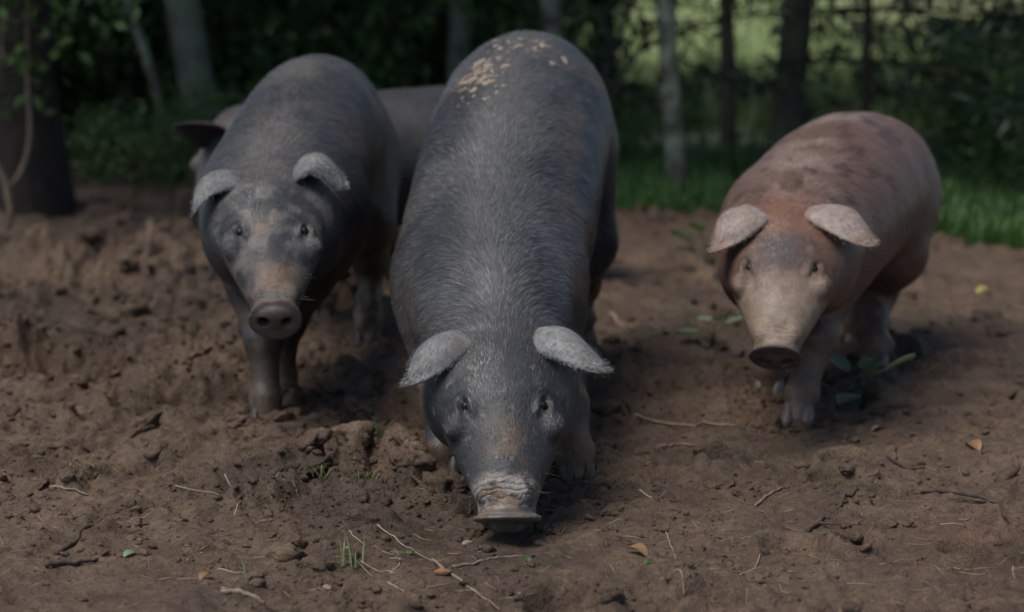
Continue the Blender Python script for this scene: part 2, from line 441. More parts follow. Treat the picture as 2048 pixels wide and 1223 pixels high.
HEAD = [  # s, n, half width, up, down  (metres, from the snout disc back to the poll)
    (.012, -.002, .043, .035, .034), (.032, .001, .047, .040, .038), (.070, .004, .061, .048, .048), (.12, .004, .079, .056, .058),
    (.17, .002, .095, .065, .070), (.215, .000, .105, .073, .082), (.265, -.006, .110, .075, .095), (.315, -.016, .113, .074, .105), (.36, -.032, .118, .070, .12)]

class Pig:
    """snout: disc centre, poll: crown of the head; trunk: list of (x,y,z,a,up,down) from tail to neck"""
    def __init__(s, snout, poll, trunk, legs, h=.007, hscale=1., roll=0., disc_tilt=18, hf=.0039, bulges=(), tail=None, pad=.03):
        s.snout = np.array(snout, float); s.poll = np.array(poll, float)
        s.S = nrm(s.poll - s.snout)
        up = V(0, 0, 1.); n = nrm(up - s.S * (up @ s.S)); l = np.cross(s.S, n)
        cr, sr = math.cos(roll), math.sin(roll); s.Nn = n * cr + l * sr; s.Lt = np.cross(s.S, s.Nn)   # Lt: to image left or right
        if s.Lt[0] < 0: s.Lt = -s.Lt             # lateral axis points to +x of the scene
        s.sc = hscale
        pts = [np.array(t[:3]) for t in trunk] + [s.snout, s.poll] + [np.array(p) for lg in legs for p in lg['p']]
        lo = np.min(pts, 0) - .30; hi = np.max(pts, 0) + .30; lo[2] = -.05
        hl = np.array([s.hp(a, b, c) for a in (-.115, .115) for b in (-.01, .27) for c in (-.05, .085)]); g = Grid(lo, hi, h, hl.min(0), hl.max(0), hf)
        s.tr = catmull(trunk, 60)
        T = nrm(np.gradient(s.tr[:, :3], axis=0)); s.trT = T
        U = nrm(up - T * T[:, 2:3]); W = np.cross(T, U)
        for i, p in enumerate(s.tr):
            a, bt, bb = p[3:6]; c = p[:3] + U[i] * (bt - bb) / 2; b = (bt + bb) / 2
            g.ell(c, (W[i], T[i], U[i]), (a, min(a, b) * .55, b), 0)
        for (c, rad, k, axis) in bulges:
            g.ell(np.array(c, float), axis if axis is not None else np.eye(3), rad, k)
        for lg in legs:
            P, r = lg['p'], lg['r']
            fw = nrm(np.array([*lg['dir'], 0.])); sd_ = np.array([-fw[1], fw[0], 0])
            for sg in (-1, 1): g.cone(P[-2] - fw * .022 + sd_ * sg * .018, P[-2] - fw * .042 + sd_ * sg * .022 - V(0, 0, .022), .014, .007, .01)   # dew claws
            for i in range(len(P) - 1): g.cone(P[i], P[i + 1], r[i], r[i + 1], lg['k'][i])
        # head
        A = (s.Lt, s.S, s.Nn)
        hd = catmull([(0, q[0], q[1], q[2], q[3], q[4]) for q in HEAD], 46)
        sub = Grid.__new__(Grid); sub.n, sub.ax = g.n, g.ax; sub.f = np.full(g.n, 1., np.float32)
        for q in hd:
            c = s.hp(0, q[1], q[2] + (q[4] - q[5]) / 2)
            sub.ell(c, A, (q[3] * s.sc, max(.02, min(q[3], q[4]) * .42) * s.sc, (q[4] + q[5]) / 2 * s.sc), .0)
        for sg in (-1, 1):
            sub.ell(s.hp(sg * .072, .285, -.055), A, np.array((.058, .085, .075)) * s.sc, .05)     # jowl
            sub.ell(s.hp(sg * .080, .162, .036), A, np.array((.020, .023, .019)) * s.sc, .016)     # pouch below the eye
            sub.ell(s.hp(sg * .030, .045, .026), A, np.array((.016, .022, .016)) * s.sc, .015)     # snout shoulders
        sub.cone(s.hp(0, .050, -.040), s.hp(0, .20, -.062), .026 * s.sc, .062 * s.sc, .025)           # lower jaw
        # snout disc
        ct, st = math.cos(R(disc_tilt)), math.sin(R(disc_tilt))
        dn = nrm(-s.S * ct + s.Nn * st); du = nrm(s.Nn * ct + s.S * st); s.disc_n, s.disc_u = dn, du
        dc = s.hp(0, .006, 0)
        sub.ell(s.hp(0, .022, -.002), (s.Lt, dn, du), np.array((.0455, .02, .039)) * s.sc, .006)
        for k in range(2): sub.ell(dc - dn * .003 * k, (s.Lt, dn, du), np.array((.0545, .0065, .0455)) * s.sc, .003)
        for sg in (-1, 1):
            sub.cone(dc + (s.Lt * sg * .0225 + dn * .014 - du * .003) * s.sc, dc + (s.Lt * sg * .017 - dn * .03) * s.sc, .0115 * s.sc, .007 * s.sc, .004, 'sub')
            ec = s.hp(sg * .068, .196, .053)
            en = nrm(s.Lt * sg * .62 + s.Nn * .78); et = nrm(s.S + s.Lt * sg * .30); et = nrm(et - en * (et @ en)); ew = nrm(s.Lt * sg - en * (s.Lt @ en) * sg); ew = nrm(ew - et * (ew @ et))
            for (du_, dw_, lt_, ww_, hh_) in ((.031, .006, .030, .0070, .0065), (.043, .004, .030, .006, .005)):       # brow folds
                sub.ell(ec + (et * du_ + ew * dw_ - en * .002) * s.sc, (ew, et, en), np.array((lt_, ww_, hh_)) * s.sc, .008)
            sub.ell(ec + (ew * .0125 - et * .003) * s.sc, (et, ew, en), np.array((.022, .0055, .008)) * s.sc, .006)   # outer lid
            sub.ell(ec + (-ew * .0115 - et * .008 - en * .0065) * s.sc, (et, ew, en), np.array((.020, .005, .0075)) * s.sc, .010)   # inner lid
            sub.ell(ec + (ew * .022 - et * .016) * s.sc, (et, ew, en), np.array((.022, .004, .005)) * s.sc, .006)
            sub.ell(ec + en * .007, (et, ew, en), np.array((.0200, .0066, .015)) * s.sc, .004, 'sub')
            sub.cone(ec + (-et * .042 - ew * .002 + en * .006) * s.sc, ec + (-et * .012 + en * .008) * s.sc, .0025, .0045, .004, 'sub')      # tear crease
            sub.cone(ec + (et * .020 - ew * .016 + en * .005) * s.sc, ec + (et * .019 + ew * .020 + en * .003) * s.sc, .0025, .0025, .004, 'sub')   # lid crease
            if not hasattr(s, 'eyes'): s.eyes = []
            s.eyes.append((ec - en * .0085 * s.sc, en, .0115 * s.sc))
        k = .06; a_, b_ = g.f, sub.f; hh = np.maximum(k - np.abs(a_ - b_), 0) / k
        # blend softly only towards the neck
        g.f = np.minimum(a_, b_) - hh * hh * k * .25
        v, q = g.mesh(); v = smooth_mesh(v, q, 3)
        n_ = vert_normals(v, q); lowm = sstep(.24, .10, v[:, 2]) * ((v - s.snout) @ s.S > .45 * s.sc)
        v = v + n_ * ((fbm(v, 34, 3, 6) - .5) * .022 * lowm)[:, None]
        v = v + n_ * ((fbm(v, 9, 2, 2) - .5) * .008)[:, None]
        s.v, s.q = v, q; s.n = vert_normals(v, q)
        s.region()
        s.ear_hair = np.array([.17, .175, .18]); s.ears = []; s.parts_v = [s.v]; s.parts_q = [s.q]; s.ear_tag = [np.zeros(len(v))]
    def hp(s, lat, ss, n): return s.snout + (s.Lt * lat + s.S * ss + s.Nn * n) * s.sc
    def region(s):
        v = s.v; d = v - s.snout
        s.hc = np.stack([d @ s.Lt, d @ s.S, d @ s.Nn], 1) / s.sc
        C = s.tr[:, :3]; best = np.full(len(v), 1e9); ti = np.zeros(len(v), int)
        for i in range(len(C)):
            dd = ((v - C[i]) ** 2).sum(1); m = dd < best; best[m] = dd[m]; ti[m] = i
        s.ti = ti / (len(C) - 1.)
        s.flow = -s.trT[ti]
        head = (s.hc[:, 1] < .33) & (np.abs(s.hc[:, 0]) < .16) & (np.abs(s.hc[:, 2]) < .2)
        w = (sstep(.40, .27, s.hc[:, 1]) * (np.abs(s.hc[:, 0]) < .17) * (np.abs(s.hc[:, 2]) < .16))
        s.headw = w
        s.flow = nrm(s.flow * (1 - w[:, None]) + s.S[None] * w[:, None])
        s.lat = np.einsum('ij,ij->i', v - C[ti], np.cross(s.trT[ti], V(0, 0, 1.)[None].repeat(len(v), 0)))
    def ear(s, ctrl, n0, n1, wmax=.052, cup=.02, thick=.0036, nu=26, nv=17, wbase=.6, lop=0.):
        """ctrl: 4 bezier points; n0, n1: outward (convex side) normals at base and tip"""
        c = [np.array(p, float) for p in ctrl]; u = np.linspace(0, 1, nu)[:, None]
        C = (1-u)**3*c[0] + 3*u*(1-u)**2*c[1] + 3*u*u*(1-u)*c[2] + u**3*c[3]
        T = nrm(np.gradient(C, axis=0))
        Nn = nrm(np.array(n0, float)) * (1 - u) + nrm(np.array(n1, float)) * u; W = nrm(np.cross(Nn, T)); Nn = np.cross(T, W)
        uu = u[:, 0]
        prof = wmax * (wbase + (1 - wbase) * np.sin(np.clip(uu / .45, 0, 1) * np.pi / 2)) * np.clip(1 - np.clip((uu - .30) / .71, 0, 1) ** 2.1, 0, 1) ** .78 * (1 - .10 * uu)
        prof = np.maximum(prof, .0015)
        vv = np.linspace(-1, 1, nv)
        Pm = []
        for i in range(nu):
            wob = .004 * np.sin(uu[i] * 9 + vv * 2.2)
            P = C[i] + W[i] * (prof[i] * vv)[:, None] - Nn[i] * (cup * vv * vv * (prof[i] / wmax) + wob * np.abs(vv) - lop * vv * np.abs(vv) * uu[i])[:, None]
            Pm.append(P)
        Pm = np.array(Pm)
        du = np.gradient(Pm, axis=0); dv = np.gradient(Pm, axis=1); nn = nrm(np.cross(du, dv))
        th = thick * (1 - .5 * np.abs(vv)[None, :] ** 2) * (1.6 - 1.0 * uu[:, None])
        top = Pm + nn * th[..., None]; bot = Pm - nn * th[..., None]
        n0 = sum(len(x) for x in s.parts_v)
        I = np.arange(nu * nv).reshape(nu, nv); J = I + nu * nv
        q1 = np.stack([I[:-1, :-1], I[1:, :-1], I[1:, 1:], I[:-1, 1:]], -1).reshape(-1, 4)
        q2 = np.stack([J[:-1, :-1], J[:-1, 1:], J[1:, 1:], J[1:, :-1]], -1).reshape(-1, 4)
        def strip(a, b): return np.stack([a[:-1], b[:-1], b[1:], a[1:]], -1)
        st = [strip(I[:, 0], J[:, 0]), strip(J[:, -1], I[:, -1]), strip(J[0], I[0]), strip(I[-1], J[-1])]
        v = np.concatenate([top.reshape(-1, 3), bot.reshape(-1, 3)])
        s.parts_v.append(v); s.parts_q.append(np.concatenate([q1, q2] + st) + n0)
        s.ear_tag.append(np.concatenate([1 + np.repeat(uu, nv) * .5, 2 + np.repeat(uu, nv) * .5]))
        s.ears.append((Pm, nn))
    def build(s, name, label, group, colfn, skin, hairs, hair_col, hair_len=(.016, .034), hoof_mat=None, legs=(), eye_scale=1.):
        V_ = np.concatenate(s.parts_v); Q_ = np.concatenate(s.parts_q); E_ = np.concatenate(s.ear_tag)
        nE = len(V_) - len(s.v)
        hc = np.concatenate([s.hc, np.tile([[0, 9., 0]], (nE, 1))]); ti = np.concatenate([s.ti, np.full(nE, 1.)])
        nr = vert_normals(V_, Q_)
        lat = np.concatenate([s.lat, np.zeros(nE)]); hw = np.concatenate([s.headw, np.zeros(nE)])
        col = colfn(V_, nr, hc, ti, lat, hw, E_)
        base = np.array([np.mean([l['p'][-1][0] for l in legs]), np.mean([l['p'][-1][1] for l in legs]), 0.])
        root = empty(name, base); tag(root, label, 'pig', group)
        me = mesh_np('body', V_ - base, [Q_]); attr_col(me, 'Col', col); attr_vec(me, 'hc', hc)
        link('body', me, skin, root)
        # eyes
        import bmesh
        for (c, n, r) in s.eyes:
            bm = bmesh.new(); bmesh.ops.create_uvsphere(bm, u_segments=14, v_segments=10, radius=r * eye_scale)
            m2 = bpy.data.meshes.new('eye'); bm.to_mesh(m2); bm.free()
            for p in m2.polygons: p.use_smooth = True
            link('eye', m2, M_EYE, root, c - base)
        # hooves: two claws a foot
        for lg in legs:
            foot = np.array(lg['p'][-1]); fw = nrm(np.array([*lg.get('dir', (0, -1)), 0.])); sd_ = np.array([-fw[1], fw[0], 0])
            for sg in (-1, 1):
                link('hoof', claw_mesh(foot + sd_ * sg * .0190 + fw * .008 - base, fw, sd_ * sg), hoof_mat or M_HOOF, root)
        # bristles
        if hairs:
            v, q, n = s.v, s.q, s.n
            ar = np.linalg.norm(np.cross(v[q[:, 2]] - v[q[:, 0]], v[q[:, 3]] - v[q[:, 1]]), axis=1)
            ar = ar * (.35 + .65 * (n[q[:, 0]][:, 1] < .35)) * (v[q[:, 0], 2] > .05)
            f = rng.choice(len(q), hairs, p=ar / ar.sum()); a, b = rng.random((2, hairs, 1))
            w = [(1-a)*(1-b), a*(1-b), a*b, (1-a)*b]
            P = sum(w[k] * v[q[f, k]] for k in range(4)); Nn = nrm(sum(w[k] * n[q[f, k]] for k in range(4)))
            vi = q[f, 0]; fl = s.flow[vi]; hw_ = s.headw[vi][:, None]
            out = nrm(np.stack([Nn[:, 0], Nn[:, 1], -np.abs(Nn[:, 0]) * .9 - .02], 1))
            side = np.cross(s.trT[(s.ti[vi] * 59).astype(int)], V(0, 0, 1.)); latn = np.einsum('ij,ij->i', Nn, side)[:, None]
            fl = fl + (1 - hw_) * (side * latn * 1.5 + V(0, 0, -1) * np.abs(latn) * 1.1) + hw_ * s.Lt * (Nn @ s.Lt)[:, None] * .5
            jn = np.stack([vnoise(P, 14, 5 + k) - .5 for k in range(3)], 1) * .5
            low = sstep(.33, .18, P[:, 2])[:, None] * (1 - hw_)
            fl = fl * (1 - low) + V(0, 0, -1.) * low
            fl = fl + jn + rng.normal(0, .09, P.shape)
            fl = nrm(fl - Nn * np.einsum('ij,ij->i', fl, Nn)[:, None])
            snw = sstep(.02, .16, s.hc[vi][:, 1])
            L = rng.uniform(*hair_len, hairs) * (1 - .5 * hw_[:, 0]) * np.where(s.hc[vi][:, 1] < .4, .4 + .6 * snw, 1.)
            L = L * (.35 + .65 * sstep(.16, .36, P[:, 2] + .3 * (hw_[:, 0] > .2)))
            keep = ~((s.hc[vi][:, 1] < .035) & (np.abs(s.hc[vi][:, 2]) < .08))
            P, Nn, fl, L, vi = P[keep], Nn[keep], fl[keep], L[keep], vi[keep]
            hv, hq, ht, hcidx = ribbons(P, Nn, fl, L, .00028)
            hcol = hair_col(P, Nn, s.hc[vi], s.ti[vi], col[vi])
            hcol = np.repeat(hcol, 5, axis=0)
            wsel = np.where((s.headw > .9) & (s.hc[:, 1] > .04) & (s.hc[:, 1] < .13) & (np.abs(s.hc[:, 0]) > .035) & (s.hc[:, 2] < .045) & (s.hc[:, 2] > -.05) | (s.headw > .9) & (np.abs(s.hc[:, 1] - .235) < .012) & (np.abs(np.abs(s.hc[:, 0]) - .068) < .016) & (s.hc[:, 2] > .02))[0]
            wi = rng.choice(wsel, 46); wn = s.n[wi]; wf = nrm(wn * .9 - s.S * .25 + s.Lt * np.sign(s.hc[wi, 0])[:, None] * .3 + rng.normal(0, .25, (46, 3)))      # whiskers
            v2, q2, t2, _ = ribbons(s.v[wi], nrm(np.cross(wf, rng.normal(0, 1, (46, 3)))), wf, rng.uniform(.015, .038, 46), .00013, .06)
            hq = np.concatenate([hq, q2 + len(hv)]); ht = np.concatenate([ht, t2 + len(hv)]); hv = np.concatenate([hv, v2]); hcol = np.concatenate([hcol, np.full((230, 3), .12)])
            for (Pm, nn) in s.ears:              # fuzz on the ears
                m = 3200; iu = rng.integers(1, Pm.shape[0] - 1, m); iv = np.where(rng.random(m) < .10, rng.choice([0, Pm.shape[1] - 1], m), rng.integers(0, Pm.shape[1], m)); sg = rng.choice([-1, 1], m, p=[.3, .7])[:, None]
                pe = Pm[iu, iv] + rng.normal(0, .0022, (m, 3)); ne = nn[iu, iv] * sg; fe = nrm(Pm[iu + 1, iv] - Pm[iu, iv] + rng.normal(0, .003, (m, 3)))
                v2, q2, t2, _ = ribbons(pe + ne * .004, ne, fe, rng.uniform(.005, .011, m), .00026)
                hq = np.concatenate([hq, q2 + len(hv)]); ht = np.concatenate([ht, t2 + len(hv)]); hv = np.concatenate([hv, v2])
                hcol = np.concatenate([hcol, np.repeat(np.tile(s.ear_hair, (m, 1)) * rng.uniform(.6, 1.4, (m, 1)), 5, axis=0)])
            me = mesh_np('bristles', hv - base, [hq, ht]); attr_col(me, 'Col', hcol)
            tag(link('bristles', me, M_HAIR, root), kind='stuff')
        return root, base
def ribbons(P, Nn, fl, L, w, lift=.13):
    n = len(P); sd_ = np.cross(Nn, fl); L = L[:, None]
    p0 = P - Nn * .001; p1 = P + fl * L * .5 + Nn * L * lift * .8; p2 = P + fl * L + Nn * L * lift * .7
    ww = w * rng.uniform(.7, 1.5, (n, 1))
    hv = np.stack([p0 - sd_ * ww, p0 + sd_ * ww, p1 - sd_ * ww * .75, p1 + sd_ * ww * .75, p2], 1).reshape(-1, 3)
    b = np.arange(n)[:, None] * 5
    return hv, b + np.array([[0, 1, 3, 2]]), b + np.array([[2, 3, 4]]), None
def claw_mesh(c, fw, out):
    rings = []
    for z, l0, l1, w in ((.0, -.022, .036, .0165), (.018, -.022, .030, .0165), (.036, -.020, .018, .0140), (.050, -.012, .006, .008)):
        r = []
        for k in range(10):
            a = 2 * math.pi * k / 10; x = math.cos(a); y = math.sin(a)
            f = (l0 + l1) / 2 + (l1 - l0) / 2 * x; ww = w * (1 - .45 * max(x, 0) ** 2) * y
            r.append(c + fw * f + out * (ww + .001) + V(0, 0, z - .015))
        rings.append(r)
    v = np.array(rings).reshape(-1, 3); v = np.concatenate([v, [v[:10].mean(0)], [v[-10:].mean(0)]])
    q = [(i*10+k, i*10+(k+1) % 10, (i+1)*10+(k+1) % 10, (i+1)*10+k) for i in range(3) for k in range(10)]
    t = [(40, (k+1) % 10, k) for k in range(10)] + [(41, 30+k, 30+(k+1) % 10) for k in range(10)]
    return mesh_np('hoof', v, [np.array(q), np.array(t)])

def leg(pts, r, d=(0, -1), k=None):
    pts = [np.array(p, float) for p in pts]; r = list(r)
    m_ = (pts[2] + pts[3]) / 2; rm = min(r[2], r[3]) * .84
    pts = pts[:3] + [m_] + pts[3:]; r = r[:2] + [r[2] * 1.02, rm, r[3] * 1.0, r[4] * .70]
    o = dict(p=pts, r=r, dir=d, k=[.07, .03, .018, .018, .012, .012])
    if k: o['k'] = k
    return o
def mixc(a, b, w): w = np.clip(w, 0, 1)[:, None]; return a * (1 - w) + np.asarray(b) * w

MUD = np.array([.100, .066, .045]); MUD_DRY = np.array([.165, .115, .080])

def common_mud(c, v, nr, hc, hw, amt=1.):
    z = v[:, 2]; n = fbm(v, 22, 4, 3); n2 = fbm(v, 7, 3, 4)
    low = sstep(.34, .05, z + (n2 - .5) * .3) * sstep(.42, .56, n + .22 * sstep(.12, .0, z)) * (1 - hw)
    c = mixc(c, MUD * .62, sstep(.33, .10, z) * (1 - hw) * sstep(.32, .50, fbm(v, 12, 3, 5)) * .85)
    c = mixc(c, MUD, low * amt)
    c = mixc(c, MUD_DRY, sstep(.56, .68, n) * sstep(.3, .1, z) * (1 - hw) * .8)
    return c

# ---- the big slate pig rooting in the mud
def col_center(v, nr, hc, ti, lat, hw, E):
    n = fbm(v, 30, 4, 8); n2 = fbm(v, 6, 3, 9); n3 = fbm(v, 80, 2, 10)
    c = np.tile([[.028, .0295, .0345]], (len(v), 1)) * (.7 + .6 * n[:, None])
    c = mixc(c, [.066, .066, .069], sstep(.42, .62, n2) * .8)
    c = mixc(c, [.022, .023, .028], sstep(.55, .66, fbm(v, 5, 3, 109)) * .7 * (1 - hw))
    c = mixc(c, [.095, .094, .093], np.exp(-(lat / .055) ** 2) * (nr[:, 2] > .1) * (1 - hw) * .7)  # greyer spine hair, with its highlight painted into the colour
    # brown stains down the flank and ham
    fl = sstep(.10, .17, lat) * sstep(.42, .62, n2 + .3 * (n - .5)) * (1 - hw)
    fl2 = sstep(-.10, -.17, lat) * sstep(.42, .62, n2 + .3 * (n - .5)) * (1 - hw)
    c = mixc(c, [.105, .072, .048], np.maximum(fl2, fl * .12) * .8)
    # mud rubbed on the bridge of the snout
    br = np.exp(-(hc[:, 0] / .034) ** 2) * sstep(.055, .085, hc[:, 1]) * sstep(.185, .13, hc[:, 1]) * (hc[:, 2] > 0)
    c = mixc(c, [.10, .067, .046], br * sstep(.25, .5, n) * .95)
    sn = sstep(.075, .05, hc[:, 1]) * (hc[:, 2] > -.02) * (np.abs(hc[:, 0]) < .09)
    c = mixc(c, [.23, .205, .185], sn * sstep(.40, .48, n))
    c = mixc(c, [.165, .115, .078], sn * sstep(.5, .62, fbm(v, 45, 3, 14)))
    c = mixc(c, [.095, .080, .070], sstep(.008, .002, hc[:, 1]) * (np.abs(hc[:, 0]) < .09) * (np.abs(hc[:, 2]) < .08) * .85)
    dk = sstep(.25, .30, hc[:, 1]) * sstep(.42, .36, hc[:, 1]) * np.exp(-(hc[:, 0] / .06) ** 2) * (hc[:, 2] > 0)
    c = mixc(c, [.03, .03, .034], dk * .6)
    eye = np.exp(-(((np.abs(hc[:, 0]) - .069) / .016) ** 2 + ((hc[:, 1] - .190) / .028) ** 2)) * (hc[:, 2] > 0)
    c = mixc(c, [.018, .017, .018], eye * .8)
    c = mixc(c, [.24, .19, .15], sstep(.74, .84, n3) * hw * .5)
    e1 = (E > 0)
    c = np.where(e1[:, None], np.array([.20, .20, .198]) * (.65 + .7 * n[:, None]), c)
    c = np.where((E >= 1)[:, None] & (np.mod(E, 1)[:, None] > .44), [.04, .04, .044], c)
    return common_mud(c, v, nr, hc, hw)
def hair_center(P, Nn, hc, ti, base):
    n = rng.random((len(P), 1)); g = fbm(P, 5, 2, 77)[:, None]
    c = base * (.7 + .9 * n) + np.array([.15, .151, .154]) * (n ** 3) * (.2 + 1.3 * g)
    return c
tr = [(.060, 5.60, .545, .085, .10, .12), (.050, 5.53, .565, .150, .17, .17), (.040, 5.42, .585, .188, .222, .20), (.012, 5.18, .545, .200, .22, .20),
      (-.012, 4.95, .465, .202, .217, .20), (-.034, 4.74, .380, .196, .200, .18), (-.042, 4.57, .325, .182, .192, .155), (-.036, 4.42, .290, .160, .172, .13), (-.026, 4.30, .262, .135, .142, .11), (-.024, 4.22, .245, .118, .115, .10)]
lg = [leg([(-.125, 4.62, .32), (-.135, 4.50, .20), (-.135, 4.41, .12), (-.132, 4.37, .05), (-.13, 4.355, .012)], [.09, .056, .042, .037, .036], (-.1, -1)),
      leg([(.03, 4.60, .32), (.080, 4.46, .20), (.100, 4.37, .13), (.118, 4.32, .05), (.124, 4.305, .012)], [.09, .060, .046, .040, .040], (.15, -1)),
      leg([(.115, 5.40, .50), (.155, 5.33, .32), (.165, 5.50, .20), (.165, 5.46, .07), (.165, 5.45, .012)], [.125, .085, .046, .037, .042], (0, -1)),
      leg([(-.06, 5.42, .50), (-.075, 5.36, .32), (-.075, 5.53, .20), (-.075, 5.48, .07), (-.075, 5.47, .012)], [.125, .085, .046, .037, .042], (0, -1))]
p = Pig((-.008, 3.872, .032), (-.022, 4.19, .322), tr, lg, h=.0090, hf=.0035, hscale=1.08, disc_tilt=-30,
        bulges=[((.135, 5.38, .50), (.078, .16, .21), .05, None), ((-.085, 5.38, .50), (.085, .16, .21), .05, None),
                ((-.125, 4.62, .33), (.095, .12, .13), .06, None), ((.025, 4.62, .33), (.095, .12, .13), .06, None)])
p.ear([(-0.069, 4.21, 0.282), (-0.108, 4.11, 0.366), (-0.144, 4.03, 0.286), (-0.199, 4.06, 0.234)], (-0.25, -0.75, 0.6), (-0.35, -0.85, 0.35), 0.05, 0.02, lop=0.012)
p.ear([(0.029, 4.21, 0.287), (0.062, 4.11, 0.372), (0.103, 4.03, 0.295), (0.182, 4.04, 0.264)], (0.25, -0.75, 0.6), (0.2, -0.85, 0.5), 0.046, 0.02, lop=-0.01)
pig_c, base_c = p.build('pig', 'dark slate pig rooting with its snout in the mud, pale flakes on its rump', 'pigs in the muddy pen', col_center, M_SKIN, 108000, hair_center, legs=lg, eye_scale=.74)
PC = p

# flakes of dried mud on the loin
def flake_mesh(seed):
    r = np.random.default_rng(seed); k = 9; a = np.linspace(0, 2 * np.pi, k, endpoint=False) + r.uniform(-.2, .2, k); rad = r.uniform(.45, 1.3, k)
    v = []
    for z, sc in ((-.3, 1.), (.18, .95), (.38, .6)): v += [(math.cos(a[i]) * rad[i] * sc, math.sin(a[i]) * rad[i] * sc * .75, z + r.uniform(-.06, .06)) for i in range(k)]
    v.append((0, 0, .45)); q = [(i*k+j, i*k+(j+1) % k, (i+1)*k+(j+1) % k, (i+1)*k+j) for i in range(2) for j in range(k)]
    t = [(2*k+j, 2*k+(j+1) % k, 3*k) for j in range(k)]
    return mesh_np('mud_flake', np.array(v), [np.array(q), np.array(t)])
FL = [flake_mesh(s) for s in range(6)]
for m_ in FL: m_.materials.append(M_FLAKE)
cand = np.where((p.n[:, 2] > .45) & (p.v[:, 1] > 4.93) & (p.v[:, 1] < 5.36))[0]
cv = p.v[cand]
den = np.exp(-(((cv[:, 0] + .085) / .042) ** 2 + ((cv[:, 1] - 5.09) / .07) ** 2)) + .22 * np.exp(-(((cv[:, 0] - .02) / .11) ** 2 + ((cv[:, 1] - 5.25) / .08) ** 2)) + .10 * np.exp(-(((cv[:, 0] + .06) / .05) ** 2 + ((cv[:, 1] - 4.97) / .06) ** 2))
for k in range(210):
    i = cand[rng.choice(len(cand), p=den / den.sum())]; sc = .0025 + .0095 * rng.random() ** 1.6 if k < 110 else rng.uniform(.0015, .004)
    o = bpy.data.objects.new('mud_flake', FL[k % 6]); COL.objects.link(o); o.parent = pig_c
    q = Vector(p.n[i]).to_track_quat('Z', 'Y').to_matrix().to_4x4()
    o.matrix_local = Matrix.Translation(Vector(p.v[i] - base_c + p.n[i] * .001)) @ q @ Matrix.Rotation(rng.uniform(0, 6.28), 4, 'Z') @ Matrix.Diagonal((sc * rng.uniform(.9, 1.6), sc * rng.uniform(.9, 1.3), sc * .6, 1))

# ---- the slate pig with folded ears
def col_left(v, nr, hc, ti, lat, hw, E):
    n = fbm(v, 30, 4, 18); n2 = fbm(v, 6, 3, 19); n3 = fbm(v, 80, 2, 20)
    c = np.tile([[.033, .0342, .039]], (len(v), 1)) * (.7 + .6 * n[:, None])
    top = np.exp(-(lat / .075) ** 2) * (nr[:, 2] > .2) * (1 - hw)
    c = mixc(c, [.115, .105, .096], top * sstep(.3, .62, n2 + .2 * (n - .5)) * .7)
    fl = sstep(-.08, -.15, lat) * sstep(.42, .62, n2 + .3 * (n - .5)) * (1 - hw)
    c = mixc(c, [.085, .057, .040], fl * .8)
    c = mixc(c, [.125, .112, .100], hw * sstep(.42, .6, n) * (hc[:, 2] > 0) * .7)
    br = np.exp(-(hc[:, 0] / .050) ** 2) * sstep(.030, .05, hc[:, 1]) * sstep(.125, .085, hc[:, 1]) * (hc[:, 2] > 0)
    c = mixc(c, [.135, .085, .055], br * sstep(.22, .45, n) * 1.)
    sn = sstep(.035, .022, hc[:, 1]) * (np.abs(hc[:, 0]) < .09) * (np.abs(hc[:, 2]) < .08)
    c = mixc(c, [.105, .078, .066], sn)
    rr = np.exp(-(((hc[:, 0] + .02) / .02) ** 2 + ((hc[:, 1] - .21) / .03) ** 2)) * (hc[:, 2] > 0)
    c = mixc(c, [.20, .12, .075], rr * sstep(.4, .6, n))
    eye = np.exp(-(((np.abs(hc[:, 0]) - .069) / .013) ** 2 + ((hc[:, 1] - .190) / .027) ** 2)) * (hc[:, 2] > 0)
    c = mixc(c, [.03, .03, .032], eye * .7)
    e1 = (E > 0)
    c = np.where(e1[:, None], np.array([.17, .17, .165]) * (.65 + .7 * n[:, None]), c)
    return common_mud(c, v, nr, hc, hw)
def hair_left(P, Nn, hc, ti, base):
    n = rng.random((len(P), 1)); c = base * (.7 + .9 * n) + np.array([.11, .106, .104]) * (n ** 2.5)
    return c
tr = [(-.455, 5.98, .50, .08, .10, .10), (-.460, 5.90, .515, .130, .16, .16), (-.468, 5.75, .520, .158, .205, .18), (-.480, 5.45, .530, .166, .213, .20),
      (-.492, 5.18, .488, .172, .203, .19), (-.500, 4.98, .455, .174, .183, .18), (-.503, 4.84, .438, .158, .160, .16), (-.499, 4.76, .420, .138, .138, .14), (-.494, 4.70, .405, .120, .118, .12)]
lg = [leg([(-.555, 5.00, .42), (-.545, 4.92, .28), (-.53, 4.84, .18), (-.525, 4.80, .06), (-.523, 4.785, .012)], [.10, .062, .040, .033, .037], (0, -1)),
      leg([(-.44, 5.02, .40), (-.47, 5.06, .28), (-.50, 5.04, .18), (-.515, 5.06, .06), (-.515, 5.05, .012)], [.10, .062, .040, .033, .037], (0, -1)),
      leg([(-.405, 5.74, .46), (-.375, 5.62, .33), (-.36, 5.80, .21), (-.365, 5.75, .07), (-.365, 5.735, .012)], [.125, .085, .047, .037, .042], (0, -1)),
      leg([(-.535, 5.80, .46), (-.550, 5.85, .31), (-.55, 6.12, .20), (-.545, 6.12, .07), (-.545, 6.11, .012)], [.125, .085, .046, .037, .042], (0, -1))]
p = Pig((-.462, 4.42, .290), (-.497, 4.70, .520), tr, lg, h=.0095, disc_tilt=20,
        bulges=[((-.40, 5.72, .46), (.075, .16, .18), .05, None), ((-.54, 5.72, .46), (.075, .16, .18), .05, None),
                ((-.57, 5.02, .42), (.085, .12, .14), .06, None), ((-.43, 5.02, .42), (.085, .12, .14), .06, None)])
